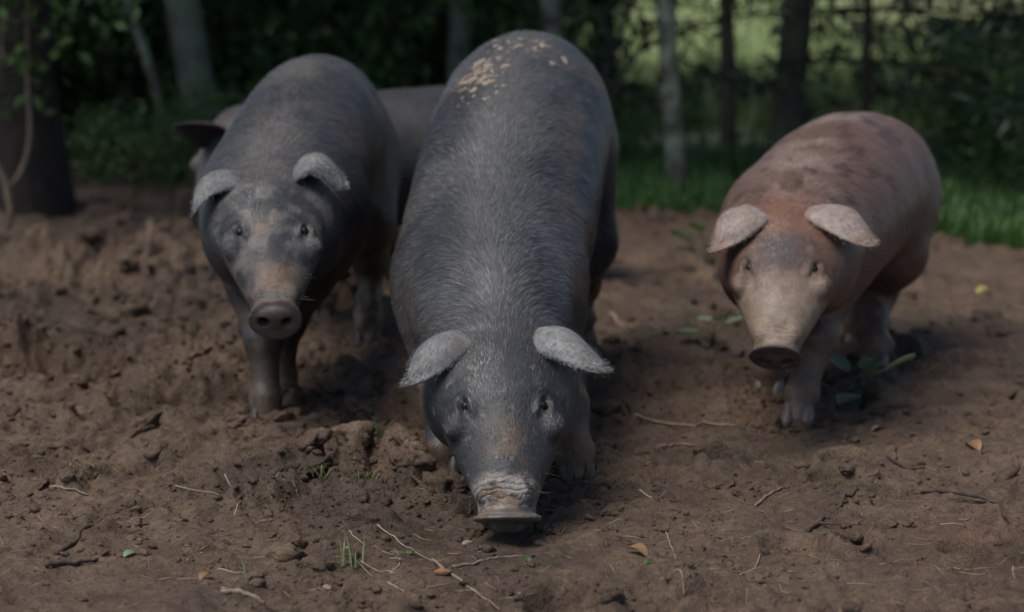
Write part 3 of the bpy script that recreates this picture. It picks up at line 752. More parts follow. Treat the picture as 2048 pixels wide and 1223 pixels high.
p.ear([(-.522, 4.75, .505), (-.572, 4.68, .590), (-.648, 4.62, .566), (-.640, 4.60, .470)], (-.1, -.30, .95), (-.7, -.5, .5), .052, .038, lop=.008)
p.ear([(-.445, 4.75, .495), (-.455, 4.69, .610), (-.370, 4.66, .628), (-.340, 4.65, .520)], (-.7, .45, .45), (.6, -.35, .7), .050, .040, lop=.012)
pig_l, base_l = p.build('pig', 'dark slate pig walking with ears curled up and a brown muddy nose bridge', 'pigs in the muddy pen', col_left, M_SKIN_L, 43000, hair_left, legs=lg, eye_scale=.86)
PL = p

# ---- the red-brown pig
def col_red(v, nr, hc, ti, lat, hw, E):
    n = fbm(v, 28, 4, 28); n2 = fbm(v, 7, 3, 29); n3 = fbm(v, 80, 2, 30)
    c = np.tile([[.122, .070, .051]], (len(v), 1)) * (.75 + .5 * n[:, None])
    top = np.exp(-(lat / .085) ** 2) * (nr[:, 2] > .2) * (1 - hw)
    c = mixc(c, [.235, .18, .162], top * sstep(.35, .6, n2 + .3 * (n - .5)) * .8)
    wet = sstep(.60, .635, fbm(v * V(1, .6, 1), 25, 3, 33)) * sstep(.15, .4, nr[:, 2]) * (1 - hw)
    c = mixc(c, [.060, .036, .031], wet * .85)
    c = mixc(c, [.14, .07, .055], sstep(-.12, -.2, lat) * sstep(.4, .6, n2) * .6)
    pol = sstep(.23, .31, hc[:, 1] + (n - .5) * .08) * sstep(.50, .34, hc[:, 1]) * (hc[:, 2] > 0) * np.exp(-(hc[:, 0] / .09) ** 4)
    c = mixc(c, [.155, .068, .042], pol * .85)
    fh = np.exp(-(hc[:, 0] / .05) ** 2) * sstep(.16, .20, hc[:, 1]) * sstep(.30, .24, hc[:, 1]) * (hc[:, 2] > 0)
    c = mixc(c, [.050, .043, .044], fh * .9)
    sn = sstep(.19, .12, hc[:, 1] + (n - .5) * .1) * (hc[:, 2] > -.03) * (np.abs(hc[:, 0]) < .09)
    c = mixc(c, [.24, .18, .132], sn * .85)
    c = mixc(c, [.16, .105, .07], sn * sstep(.5, .62, fbm(v, 26, 3, 35)) * np.exp(-(hc[:, 0] / .04) ** 2))
    di = sstep(.016, .008, hc[:, 1]) * (np.abs(hc[:, 0]) < .09) * (np.abs(hc[:, 2]) < .08)
    c = mixc(c, [.075, .048, .048], di)
    eye = np.exp(-(((np.abs(hc[:, 0]) - .069) / .013) ** 2 + ((hc[:, 1] - .190) / .027) ** 2)) * (hc[:, 2] > 0)
    c = mixc(c, [.05, .035, .03], eye * .7)
    e1 = (E > 0)
    c = np.where(e1[:, None], np.array([.30, .235, .205]) * (.7 + .6 * n[:, None]), c)
    c = np.where(((E > 0) & (np.mod(E, 1) > .40))[:, None], [.27, .18, .14], c)
    z = v[:, 2]
    return mixc(c, np.array([.135, .092, .068]) * (.7 + .6 * n[:, None]), sstep(.3, .08, z) * (1 - hw) * .65)
def hair_red(P, Nn, hc, ti, base):
    n = rng.random((len(P), 1)); return base * (.85 + .8 * n) + np.array([.06, .04, .03]) * n ** 2
tr = [(.935, 5.84, .40, .08, .09, .10), (.915, 5.78, .41, .145, .155, .15), (.865, 5.66, .418, .182, .180, .18), (.785, 5.45, .420, .192, .186, .19),
      (.700, 5.20, .405, .188, .178, .185), (.636, 5.02, .382, .176, .163, .17), (.603, 4.90, .372, .156, .150, .15), (.588, 4.82, .360, .136, .132, .13), (.578, 4.76, .345, .118, .110, .11)]
lg = [leg([(.70, 5.10, .36), (.675, 5.00, .25), (.655, 4.90, .17), (.620, 4.84, .06), (.612, 4.815, .012)], [.09, .060, .044, .036, .039], (-.25, -1)),
      leg([(.60, 5.10, .36), (.59, 5.12, .25), (.585, 5.10, .17), (.585, 5.13, .06), (.585, 5.125, .012)], [.09, .060, .044, .036, .039], (-.25, -1)),
      leg([(.930, 5.62, .38), (.920, 5.50, .27), (.895, 5.58, .17), (.872, 5.42, .06), (.866, 5.40, .012)], [.105, .076, .046, .036, .040], (-.25, -1)),
      leg([(.850, 5.68, .36), (.855, 5.66, .26), (.880, 5.80, .17), (.875, 5.72, .06), (.872, 5.70, .012)], [.115, .080, .046, .037, .042], (-.25, -1))]
rot = np.array([[math.cos(R(-22)), math.sin(R(-22)), 0], [-math.sin(R(-22)), math.cos(R(-22)), 0], [0, 0, 1]])
p = Pig((.523, 4.49, .200), (.581, 4.785, .455), tr, lg, h=.0095, disc_tilt=-8, hscale=1.02,
        bulges=[((.930, 5.62, .385), (.070, .14, .15), .05, rot), ((.80, 5.68, .385), (.075, .14, .15), .05, rot),
                ((.70, 5.10, .37), (.085, .11, .12), .06, rot), ((.565, 5.12, .37), (.085, .11, .12), .06, rot)])
p.ear([(0.536, 4.82, 0.428), (0.491, 4.72, 0.526), (0.46, 4.65, 0.445), (0.403, 4.66, 0.392)], (-0.25, -0.75, 0.6), (-0.3, -0.85, 0.4), 0.054, 0.018, lop=0.012)
p.ear([(0.631, 4.82, 0.428), (0.649, 4.71, 0.541), (0.676, 4.63, 0.437), (0.747, 4.64, 0.412)], (0.25, -0.75, 0.6), (0.2, -0.85, 0.45), 0.06, 0.018, lop=-0.012)
p.ear_hair = np.array([.28, .22, .19])
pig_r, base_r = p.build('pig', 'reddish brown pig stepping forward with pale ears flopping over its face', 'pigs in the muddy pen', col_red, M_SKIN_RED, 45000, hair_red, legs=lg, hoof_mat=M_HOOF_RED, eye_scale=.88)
PR = p

# ---- the pig standing behind
def col_back(v, nr, hc, ti, lat, hw, E):
    n = fbm(v, 28, 4, 38); n2 = fbm(v, 6, 3, 39)
    c = np.tile([[.028, .029, .033]], (len(v), 1)) * (.75 + .5 * n[:, None])
    c = mixc(c, [.042, .038, .036], sstep(.45, .65, n2) * .5)
    c = mixc(c, [.085, .068, .064], hw * .7)
    e1 = (E > 0)
    c = np.where(e1[:, None], np.array([.045, .036, .034]) * (.65 + .7 * n[:, None]), c)
    return common_mud(c, v, nr, hc, hw)
tr = [(.26, 6.66, .40, .09, .10, .10), (.19, 6.65, .41, .155, .165, .16), (.05, 6.62, .412, .19, .19, .19), (-.18, 6.55, .412, .195, .190, .20),
      (-.40, 6.46, .405, .19, .185, .19), (-.54, 6.38, .405, .17, .165, .17), (-.62, 6.30, .415, .14, .14, .14), (-.67, 6.23, .42, .12, .12, .12)]
lg = [leg([(-.50, 6.34, .36), (-.50, 6.30, .26), (-.50, 6.28, .17), (-.50, 6.26, .06), (-.50, 6.25, .012)], [.09, .06, .042, .035, .04], (-1, -.4)),
      leg([(-.42, 6.58, .36), (-.39, 6.62, .26), (-.378, 6.66, .17), (-.375, 6.71, .06), (-.375, 6.72, .012)], [.09, .06, .046, .036, .04], (-1, -.4)),
      leg([(.06, 6.50, .40), (.03, 6.46, .27), (.10, 6.46, .18), (.08, 6.46, .06), (.08, 6.46, .012)], [.115, .08, .046, .037, .042], (-1, -.4)),
      leg([(.04, 6.74, .40), (.00, 6.78, .27), (.07, 6.78, .18), (.05, 6.78, .06), (.05, 6.78, .012)], [.115, .08, .046, .037, .042], (-1, -.4))]
p = Pig((-.80, 5.99, .28), (-.70, 6.19, .535), tr, lg, h=.013, hf=.009, bulges=[((.08, 6.52, .43), (.15, .09, .17), .05, None), ((.06, 6.74, .43), (.15, .09, .17), .05, None)])
p.ear([(-.760, 6.13, .480), (-.802, 6.08, .540), (-.836, 6.04, .535), (-.890, 6.03, .530)], (-.1, .75, .6), (-.1, .8, .5), .045, .034)
p.ear([(-.65, 6.24, .500), (-.62, 6.26, .545), (-.60, 6.24, .530), (-.59, 6.2, .49)], (.1, -.4, .9), (.5, -.5, .6), .045, .02)
p.ear_hair = np.array([.05, .04, .038])
pig_b, base_b = p.build('pig', 'dark pig standing side on, half hidden behind the slate pig with curled ears', 'pigs in the muddy pen', col_back, M_SKIN_L, 7000, hair_left, legs=lg)

# ------------------------------------------------------------------ tubes, trunks, leaves
def tube(path, radii, k=8, bumpy=0., seed=0, cap=True):
    path = np.array(path, float); radii = np.array(radii, float); n = len(path)
    T = nrm(np.gradient(path, axis=0)); ref = V(1, 0, 0) if abs(T[0][0]) < .8 else V(0, 1, 0)
    r = np.random.default_rng(seed); vs = []
    U = nrm(np.cross(T, ref)); W = np.cross(T, U)
    a = np.linspace(0, 2 * np.pi, k, endpoint=False)
    for i in range(n):
        rr = radii[i] * (1 + bumpy * r.normal(0, 1, k))
        vs.append(path[i] + (U[i][None] * np.cos(a)[:, None] + W[i][None] * np.sin(a)[:, None]) * rr[:, None])
    v = np.concatenate(vs + [[path[0]], [path[-1]]])
    q = np.array([(i*k+j, i*k+(j+1) % k, (i+1)*k+(j+1) % k, (i+1)*k+j) for i in range(n-1) for j in range(k)])
    m = n * k
    t = np.array([(m, (j+1) % k, j) for j in range(k)] + [(m+1, (n-1)*k+j, (n-1)*k+(j+1) % k) for j in range(k)])
    return v, q, t
def join(parts):
    vs, qs, ts = [], [], []; o = 0
    for v, q, t in parts:
        vs.append(v); qs.append(q + o); ts.append(t + o); o += len(v)
    return np.concatenate(vs), [np.concatenate(qs), np.concatenate(ts)]
def leaf_cloud(P, size, r, up=.4, aspect=.5):
    """one folded leaf (2 quads) for every point"""
    n = len(P); d = nrm(r.normal(0, 1, (n, 3)) + V(0, 0, -.3)); nn = nrm(r.normal(0, 1, (n, 3)) + V(0, 0, 1.5 * up)); s_ = nrm(np.cross(d, nn)); nn = np.cross(s_, d)
    L = size * r.uniform(.6, 1.35, (n, 1)); W = L * aspect * .5
    v = np.stack([P, P + d*L*.45 + s_*W + nn*L*.08, P + d*L - nn*L*.06, P + d*L*.45 - s_*W + nn*L*.08, P + d*L*.5], 1).reshape(-1, 3)
    b = np.arange(n)[:, None] * 5
    t = np.concatenate([b + np.array([[0, 4, 1]]), b + np.array([[4, 2, 1]]), b + np.array([[0, 3, 4]]), b + np.array([[3, 2, 4]])])
    return v, t, np.repeat(r.random(n), 5)
def leaf_mesh(name, P, size, r, mat, **kw):
    v, t, rd = leaf_cloud(P, size, r, **kw); me = mesh_np(name, v, [t], False); attr_f(me, 'rnd', rd); me.materials.append(mat); return me

# crowns (all above the frame, they shade the wood)
def crown_points(r, n, rad, hgt):
    cl = nrm(r.normal(0, 1, (26, 3))) * (r.random((26, 1)) ** .4) * V(rad, rad, hgt * .5)
    k = r.integers(0, 26, n); return cl[k] + r.normal(0, .28, (n, 3)) * V(rad * .5, rad * .5, hgt * .3)
CROWNS = [leaf_mesh('crown', crown_points(np.random.default_rng(50 + k), 5200, 1.5, 2.6), .17, np.random.default_rng(60 + k), M_CROWN) for k in range(3)]
CROWNS_S = [leaf_mesh('crown', crown_points(np.random.default_rng(150 + k), 480, 1.3, 2.4), .15, np.random.default_rng(160 + k), M_CROWN) for k in range(3)]
def tree(name, label, x, y, r0, mat, lean=(0, 0), height=5.2, seed=0, sway=.03, crown=True, group='trees at the edge of the wood', flare=1.35, bumpy=.03, crown_z=None):
    z0 = gh(x, y) - .12
    root = empty(name, (x, y, z0)); tag(root, label, 'tree', group)
    r = np.random.default_rng(seed); t = np.linspace(0, 1, 26) ** 1.5
    ph = r.uniform(0, 6.28, 2)
    path = np.stack([lean[0] * t * height + sway * np.sin(t * height * 2.2 + ph[0]) * np.minimum(t * 8, 1), lean[1] * t * height + sway * np.sin(t * height * 1.7 + ph[1]) * np.minimum(t * 8, 1), t * height], 1)
    rad = r0 * (1 + (flare - 1) * np.exp(-t * height / .18)) * (1 - .72 * t)
    v, f = join([tube(path, rad, 14, bumpy, seed)]); trk = link('trunk', mesh_np('trunk', v, f), mat, root)
    for k in range(5):
        i = 14 + 2 * k; a = r.uniform(0, 6.28); d = V(math.cos(a), math.sin(a), .75); L = r.uniform(.9, 1.6)
        u = np.linspace(0, 1, 6)[:, None]
        v, f = join([tube(path[i] + d * L * u + V(0, 0, .3) * u * u, rad[i] * .45 * (1 - .8 * u[:, 0]), 7)]); link('limb', mesh_np('limb', v, f), mat, trk)
    if crown:
        o = link('crown', (CROWNS if x < -1.7 or x > 2.2 else CROWNS_S)[seed % 3], None, root, path[-1] * V(1, 1, .80) + V(0, 0, .35)); o.rotation_euler.z = r.uniform(0, 6.28); s_ = r.uniform(.9, 1.25); o.scale = (s_, s_, s_)
    return root

T_ = [('dark_tree', 'thick almost black trunk with climbing stems at its foot', -1.78, 8.55, .135, M_BARK_DARK, (-.02, 0), 1, 5.2),
      ('grey_tree', 'stout pale grey lichened trunk behind the pig with curled ears', -1.40, 10.5, .085, M_BARK_GREY, (-.10, 0), 2, 6.),
      ('slender_tree', 'thin pale sapling trunk leaning beside the stout grey tree', -1.42, 9.8, .022, M_BARK_PATCH, (-.26, .02), 3, 3.6),
      ('grey_tree', 'grey trunk between the slate pig with curled ears and the rooting pig', -.25, 11.0, .060, M_BARK_GREY, (-.03, 0), 4, 6.),
      ('grey_tree', 'pale grey trunk rising directly behind the rooting pig\'s rump', .045, 11.5, .052, M_BARK_GREY, (.0, 0), 5, 6.),
      ('patchy_tree', 'lichen patched trunk at the shaded side of the rooting pig\'s rump', .25, 10.5, .056, M_BARK_PATCH, (-.06, 0), 6, 6.),
      ('patchy_tree', 'slim patchy grey trunk standing in grass between the rooting pig and the red pig', .675, 9.1, .040, M_BARK_PATCH, (-.06, 0), 7, 6.5),
      ('dark_tree', 'slim dark trunk between the patchy grey trunk and the broad trunk', 1.00, 10.7, .036, M_BARK_MID, (.01, 0), 8, 7.),
      ('dark_tree', 'broad dark grey-green trunk directly behind the red pig', 1.20, 10.0, .072, M_BARK_MID, (.01, 0), 9, 7.),
      ('dark_tree', 'thin black trunk in the gloom between the dark trunk and the sapling', -1.85, 11.2, .05, M_BARK_DARK, (.0, 0), 10, 5.5),
      ('dark_tree', 'black trunk in the gloom between the two grey trunk groups', -.75, 12.0, .07, M_BARK_DARK, (.02, 0), 11, 5.5),
      ('dark_tree', 'black trunk deep in shade beside the lichen patched trunk', .44, 11.6, .07, M_BARK_DARK, (.02, 0), 12, 6.),
      ('added_shade_tree', 'unseen leafy tree added beside the red pig to shade the pen', 3.0, 5.9, .12, M_BARK_MID, (.0, 0), 13, 5.),  # this and the next: added out of view to block sky light
      ('added_shade_tree', 'unseen leafy tree added to shade the pen, the farther from the red pig', 2.9, 2.9, .12, M_BARK_MID, (.0, 0), 14, 5.),
      ('dark_tree', 'dark trunk among shrubs well beyond the thick dark trunk', -4.3, 11.0, .11, M_BARK_DARK, (.0, 0), 17, 5.),
      ('added_shade_tree', 'unseen leafy tree added to darken the wood past the thick dark trunk', -3.2, 10.4, .12, M_BARK_DARK, (.0, 0), 16, 5.),  # added out of view so its canopy darkens the left wood
      ]
for (nm, lb, x, y, r0, mt, ln, sd_, ht) in T_: tree(nm, lb, x, y, r0, mt, ln, ht, seed=sd_)

# conifer behind the red pig
def conifer(x, y, label, h=4.2, seed=0, r0=.03, zs=None):
    root = empty('conifer', (x, y, gh(x, y) - .1)); tag(root, label, 'tree', 'trees at the edge of the wood')
    r = np.random.default_rng(seed); t = np.linspace(0, 1, 14)
    v, f = join([tube(np.stack([0 * t, 0 * t, t * h], 1), r0 * (1 - .85 * t), 8, .04)]); link('trunk', mesh_np('trunk', v, f), M_BARK_DARK, root)
    for k, z in enumerate(zs if zs is not None else np.arange(.45, h - .3, .22)):
        for j in range(4):
            a = r.uniform(0, 6.28) if zs is None else [0.1, math.pi - .1, -1.2, 1.9][j] + r.uniform(-.35, .35)
            L = (1.25 * (1 - z / h) + .25) * r.uniform(.8, 1.15)
            u = np.linspace(0, 1, 7)[:, None]; d = V(math.cos(a), math.sin(a), 0)
            pth = V(0, 0, z + .1) + d * L * u + V(0, 0, 1) * (.04 * u - .20 * L * u * u)
            pts, dirs = [], []
            for m in range(120):
                uu = r.random() ** .7; pp = V(0, 0, z + .1) + d * L * uu + V(0, 0, .04 * uu - .20 * L * uu * uu)
                sgn = r.choice([-1, 1]); sdv = np.array([-d[1], d[0], 0]) * sgn; wlen = .32 * L * (1 - uu * .75) * r.random()
                pts.append(pp + sdv * wlen + d * wlen * .6 + V(0, 0, -.25 * wlen) + r.normal(0, .012, 3))
            lv, lt, rd = leaf_cloud(np.array(pts), .10, r, .2, .22)
            bv, bf = join([tube(pth, .009 * (1 - .8 * u[:, 0]), 5)])
            bo = link('bough', mesh_np('bough', bv, bf), M_BARK_DARK, root)
            me = mesh_np('needles', lv, [lt], False); attr_f(me, 'rnd', rd); link('needles', me, M_NEEDLE, bo)
    return root
conifer(1.49, 9.7, 'dark conifer with layered boughs on a thin black stem behind the red pig', seed=3, r0=.022, zs=[.50, .72, .88, .98, 1.2, 1.45, 1.75, 2.1, 2.5, 3.0, 3.5])
conifer(2.55, 10.9, 'dark conifer with low boughs rising out of shrubs past the grass strip', seed=4, r0=.04, zs=[.34, .62, .86, 1.05, 1.25, 1.45, 1.75, 2.1, 2.5, 3.0])

# shrubs of the understorey
def shrub_points(r, n, rad, hgt):
    k = 30; c = np.stack([r.normal(0, rad * .5, k), r.normal(0, rad * .5, k), r.random(k) ** .8 * hgt], 1)
    j = r.integers(0, k, n); P = c[j] + r.normal(0, .11, (n, 3)); P[:, 2] = np.abs(P[:, 2]) + .02; return P
SH = [leaf_mesh('foliage', shrub_points(np.random.default_rng(80 + k), 2600, .62, 1.25), .085, np.random.default_rng(90 + k), M_LEAF) for k in range(4)]
SHL = [leaf_mesh('foliage', shrub_points(np.random.default_rng(180 + k), 700, .42, .55), .07, np.random.default_rng(190 + k), M_LEAF_L) for k in range(3)]
def stems(r, n, hgt, spread):
    ps = []
    for k in range(n):
        a = r.uniform(0, 6.28); u = np.linspace(0, 1, 6)[:, None]; ps.append(tube(V(0, 0, -.05) + V(math.cos(a) * spread, math.sin(a) * spread, hgt) * u + r.normal(0, .02, (6, 3)) * u, .012 * (1 - .75 * u[:, 0]), 5))
    v, f = join(ps); return mesh_np('stem', v, f)
STEM = [stems(np.random.default_rng(70 + k), 7, 1.1, .45) for k in range(3)]
for s_ in STEM: s_.materials.append(M_BARK_DARK)
def shrub(x, y, label, sc=1., light=False, k=0, squash=1., group='shrubs of the understorey'):
    root = empty('shrub', (x, y, gh(x, y))); tag(root, label, 'shrub', group)
    me = (SHL if light else SH)[k % (3 if light else 4)]
    o = link('foliage', me, None, root); o.scale = (sc, sc, sc * squash); o.rotation_euler.z = rng.uniform(0, 6.28)
    o = link('stem', STEM[k % 3], None, root); o.scale = (sc * .8, sc * .8, sc * .85 * squash * (.45 if light else 1)); o.rotation_euler.z = rng.uniform(0, 6.28)
LAB = 'dark leafy shrub in the gloom of the wood behind the slate pigs'
k = 0
for y, xs in ((9.9, np.arange(-5.2, -2.4, .75)), (11.4, np.arange(-5.0, .1, .62)), (12.4, np.arange(-3.2, .45, .66)), (13.6, np.arange(-6.4, .6, .8)), (15.4, np.arange(-8.4, .4, .95))):
    for x in xs:
        k += 1; shrub(x + rng.uniform(-.2, .2), y + rng.uniform(-.35, .35), LAB, rng.uniform(.75, 1.1), False, k)
LAB2 = 'low bright leafy plant on the mud edge between dark trunk and the pigs'
for x, y in ((-1.55, 9.3), (-1.25, 9.45), (-1.42, 9.8), (-1.0, 9.7), (-1.75, 9.9)):
    k += 1; shrub(x, y, LAB2, rng.uniform(.4, .6), True, k, 1., 'low plants on the mud edge')
LAB3 = 'dark leafy shrub growing out of the grass strip behind the red pig'
for x, y, s_ in ((2.10, 9.3, .42), (2.45, 9.6, .6), (2.05, 10.4, .42), (2.35, 11.0, .5)):
    k += 1; shrub(x, y, LAB3, s_, False, k, 1., 'shrubs in the grass strip')
LAB4 = 'small leafy bush in the sunlit gap behind the patchy trunk'
for x, y, s_ in ((.50, 10.2, .45), (.86, 12.0, .42), (1.14, 12.6, .45), (1.42, 12.2, .40), (1.95, 12.4, .55), (1.66, 11.8, .40), (2.3, 12.6, .7)):
    k += 1; shrub(x, y, LAB4, s_, True, k, 1.3, 'bushes in the sunlit gaps')

# grass strip, meadow
def blades(P, h, w, r, mat, name, lean=.5):
    n = len(P); a = r.uniform(0, 6.28, n); d = np.stack([np.cos(a), np.sin(a), 0 * a], 1); s_ = np.stack([-d[:, 1], d[:, 0], 0 * a], 1)
    H = h * r.uniform(.5, 1.3, (n, 1)); L = lean * r.uniform(.3, 1.2, (n, 1)) * H
    v = np.stack([P - s_*w, P + s_*w, P + d*L*.35 + V(0, 0, .6)*H - s_*w*.7, P + d*L*.35 + V(0, 0, .6)*H + s_*w*.7, P + d*L + V(0, 0, 1)*H], 1).reshape(-1, 3)
    b = np.arange(n)[:, None] * 5; me = mesh_np(name, v, [b + np.array([[0, 1, 3, 2]]), b + np.array([[2, 3, 4]])], False)
    attr_f(me, 'rnd', np.repeat(r.random(n), 5)); me.materials.append(mat); return me
n = 26000; xs = rng.uniform(-.2, 3.2, n); ys = edge_y(xs) + rng.exponential(.8, n) - .05
keep = ys < 13; xs, ys = xs[keep], ys[keep]
me = blades(np.stack([xs, ys, ghv(xs, ys)], 1), .075, .004, rng, M_GRASS, 'grass')
tag(link('grass', me), 'strip of green grass between the mud and the wood', 'grass', kind='stuff')
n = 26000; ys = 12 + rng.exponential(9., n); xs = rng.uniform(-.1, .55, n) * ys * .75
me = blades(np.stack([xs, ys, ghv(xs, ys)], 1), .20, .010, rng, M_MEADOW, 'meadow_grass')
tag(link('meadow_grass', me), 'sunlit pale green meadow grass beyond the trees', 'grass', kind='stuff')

# ------------------------------------------------------------------ climbing stems at the dark trunk
def stem_plant(name, label, base, branches, mat, leafmat, leaves, size, cat, group=None):
    root = empty(name, base); tag(root, label, cat, group)
    for (pts, r0, r1) in branches:
        st = catmull([(*q, 0.) for q in pts], 12)[:, :3]; v, f = join([tube(st, np.linspace(r0, r1, 12), 7, .05)]); link('stem', mesh_np('stem', v, f), mat, root)
    if leaves is not None: link('foliage', leaf_mesh('foliage', leaves, size, rng, leafmat), None, root)
    return root
lv = np.concatenate([rng.normal((-.02, 0, .55), (.10, .06, .10), (90, 3)), rng.normal((.16, .02, .78), (.16, .06, .10), (160, 3)), rng.normal((-.05, 0, .85), (.15, .06, .12), (120, 3))])
stem_plant('vine', 'pale forked woody vine with sparse leaves climbing the thick dark trunk', (-1.80, 8.15, 0), [
    ([(0, 0, -.05), (.01, 0, .12), (-.05, 0, .25), (-.04, .0, .42), (.0, .02, .62), (.01, .02, 1.1)], .013, .007),
    ([(.0, 0, .12), (.06, .0, .2), (.085, .02, .32), (.08, .03, .5), (.09, .05, .9)], .009, .005)], M_TWIG_PALE, M_LEAF, lv, .06, 'vine')
def pole(label, a, b, r):
    a, b = np.array(a), np.array(b); u = np.linspace(0, 1, 14)[:, None]; L = np.linalg.norm(b - a)
    st = (b - a) * u + V(.03, 0, .02) * np.sin(u * 5); v, f = join([tube(st, r * (1 - .5 * u[:, 0]), 8, .05)])
    o = link('leaning_pole', mesh_np('leaning_pole', v, f), M_BARK_MID, None, a); tag(o, label, 'branch', 'dead poles leaning in the wood'); return o
pole('thin grey dead pole leaning beyond the rooting pig, the steeper of two', (.20, 9.9, -.05), (.95, 10.2, 1.9), .014)
pole('thin grey dead pole leaning beyond the rooting pig, the flatter of two', (.16, 9.7, -.05), (1.25, 10.0, 1.7), .012)

# ------------------------------------------------------------------ clods, litter and twigs on the mud
import bmesh
def lump_mesh(seed, sub=1, amp=.3):
    bm = bmesh.new(); bmesh.ops.create_icosphere(bm, subdivisions=sub, radius=1)
    v = np.array([x.co[:] for x in bm.verts]); f = np.array([[q.index for q in p.verts] for p in bm.faces]); bm.free()
    n_ = fbm(v + seed * 3.7, 1.5, 2, seed); r_ = 1 - np.abs(2 * fbm(v + seed * 1.7, 3.1, 2, seed + 5) - 1)
    v = v * (.62 + amp * (n_ - .35) + amp * .6 * (r_ - .3))[:, None] * V(1, .85, .60); return v, f
def scatter(lumps, X, Y, S, sink=.3):
    vs, fs = [], []; o = 0
    Z = ghv(X, Y)
    for i in range(len(X)):
        v, f = lumps[i % len(lumps)]; a = rng.uniform(0, 6.28); ca, sa = math.cos(a), math.sin(a); t = rng.normal(0, .35)
        w = v.copy(); w[:, 2] = v[:, 2] * math.cos(t) + v[:, 0] * math.sin(t)
        w = np.stack([w[:, 0] * ca - w[:, 1] * sa, w[:, 0] * sa + w[:, 1] * ca, w[:, 2]], 1) * S[i] + V(X[i], Y[i], Z[i] + S[i] * sink)
        vs.append(w); fs.append(f + o); o += len(v)
    return np.concatenate(vs), np.concatenate(fs)
def spots(n, lo_x, hi_x, lo_y, hi_y, rough=True):
    out = []
    while sum(len(q) for q in out) < n:
        P = np.stack([rng.uniform(lo_x, hi_x, n), rng.uniform(lo_y, hi_y, n)], 1)
        if rough:
            w = np.clip(ground_rough(P[:, 0], P[:, 1]) * (.25 + sstep(.38, .62, fbm(P, 3.1, 2, 71))), 0, 1.4) / 1.4; P = P[rng.random(n) < w]
        out.append(P)
    return np.concatenate(out)[:n]
big = [lump_mesh(k, 3, 1.1) for k in range(12)]; small = [lump_mesh(20 + k, 2, 1.0) for k in range(10)]; tiny = [lump_mesh(50 + k, 1, .6) for k in range(10)]
def soil(name, label, cat, n, lumps, box, size, sink):
    P = spots(n, *box); v1, f1 = scatter(lumps, P[:, 0], P[:, 1], size(len(P)), sink)
    me = mesh_np(name, v1, [f1]); attr_col(me, 'Col', ground_color(v1[:, 0], v1[:, 1]) * np.repeat(rng.uniform(.85, 1.25, (len(P), 1)), len(lumps[0][0]), axis=0))
    tag(link(name, me, M_GROUND), label, cat, kind='stuff')
soil('mud_clods', 'lumps of brown mud turned up by hooves', 'clods', 700, big, (-2.1, 2.1, 3.4, 8.6), lambda n: rng.gamma(2.6, .0058, n) + .006, -.12)
FEET = [np.array(q) for q in ((-.13, 4.355), (.124, 4.305), (-.523, 4.785), (-.515, 5.05), (-.365, 5.735), (.612, 4.815), (.585, 5.125), (.866, 5.40), (.872, 5.70), (.165, 5.45), (-.02, 3.90))]
fp = np.concatenate([f_ + np.stack([np.cos(a_) * r_, np.sin(a_) * r_], 1) for f_ in FEET for a_, r_ in [(rng.uniform(0, 6.28, 16), rng.uniform(.055, .095, 16))]])
v1, f1 = scatter(big, fp[:, 0], fp[:, 1], rng.gamma(2.5, .0045, len(fp)) + .006, -.05)
me = mesh_np('trodden_mud', v1, [f1]); attr_col(me, 'Col', ground_color(v1[:, 0], v1[:, 1])); tag(link('trodden_mud', me, M_GROUND), 'mud pushed up in lumps round the hooves', 'mud', kind='stuff')
soil('mud_grit', 'tiny grains of brown earth all over the mud', 'grit', 12000, tiny, (-1.3, 1.3, 3.4, 5.6), lambda n: rng.gamma(2.2, .0011, n) + .0012, .1)
soil('mud_crumbs', 'small crumbs of brown earth strewn on the mud', 'crumbs', 3200, small, (-1.7, 1.7, 3.4, 6.8), lambda n: rng.gamma(2.2, .0024, n) + .002, .1)

def on_ground(path, lift):
    p = np.array(path, float); return np.column_stack([p, [gh(x, y) + lift for x, y in p]])
def twig(label, path, r, mat, name='twig', cat='twig', side=None):
    p = on_ground(path, r * .7); p = catmull(np.column_stack([p, np.zeros(len(p))]), 14)[:, :3]
    k = np.array([gh(q[0], q[1]) for q in p]); p[:, 2] = np.maximum(p[:, 2], k + r * .5); base = p[0].copy()
    p[1:-1] += rng.normal(0, r * .35, (12, 3)); parts = [tube(p - base, np.linspace(r, r * .55, 14), 7, .08, len(label))]
    if side is not None:
        i, d, L = side; u = np.linspace(0, 1, 5)[:, None]; parts.append(tube(p[i] - base + np.array(d) * L * u, r * .6 * (1 - .6 * u[:, 0]), 6, .06))
    v, f = join(parts); o = link(name, mesh_np(name, v, f), mat, None, base); tag(o, label, cat, 'twigs lying on the mud'); return o
D, PL_ = M_TWIG, M_TWIG_PALE
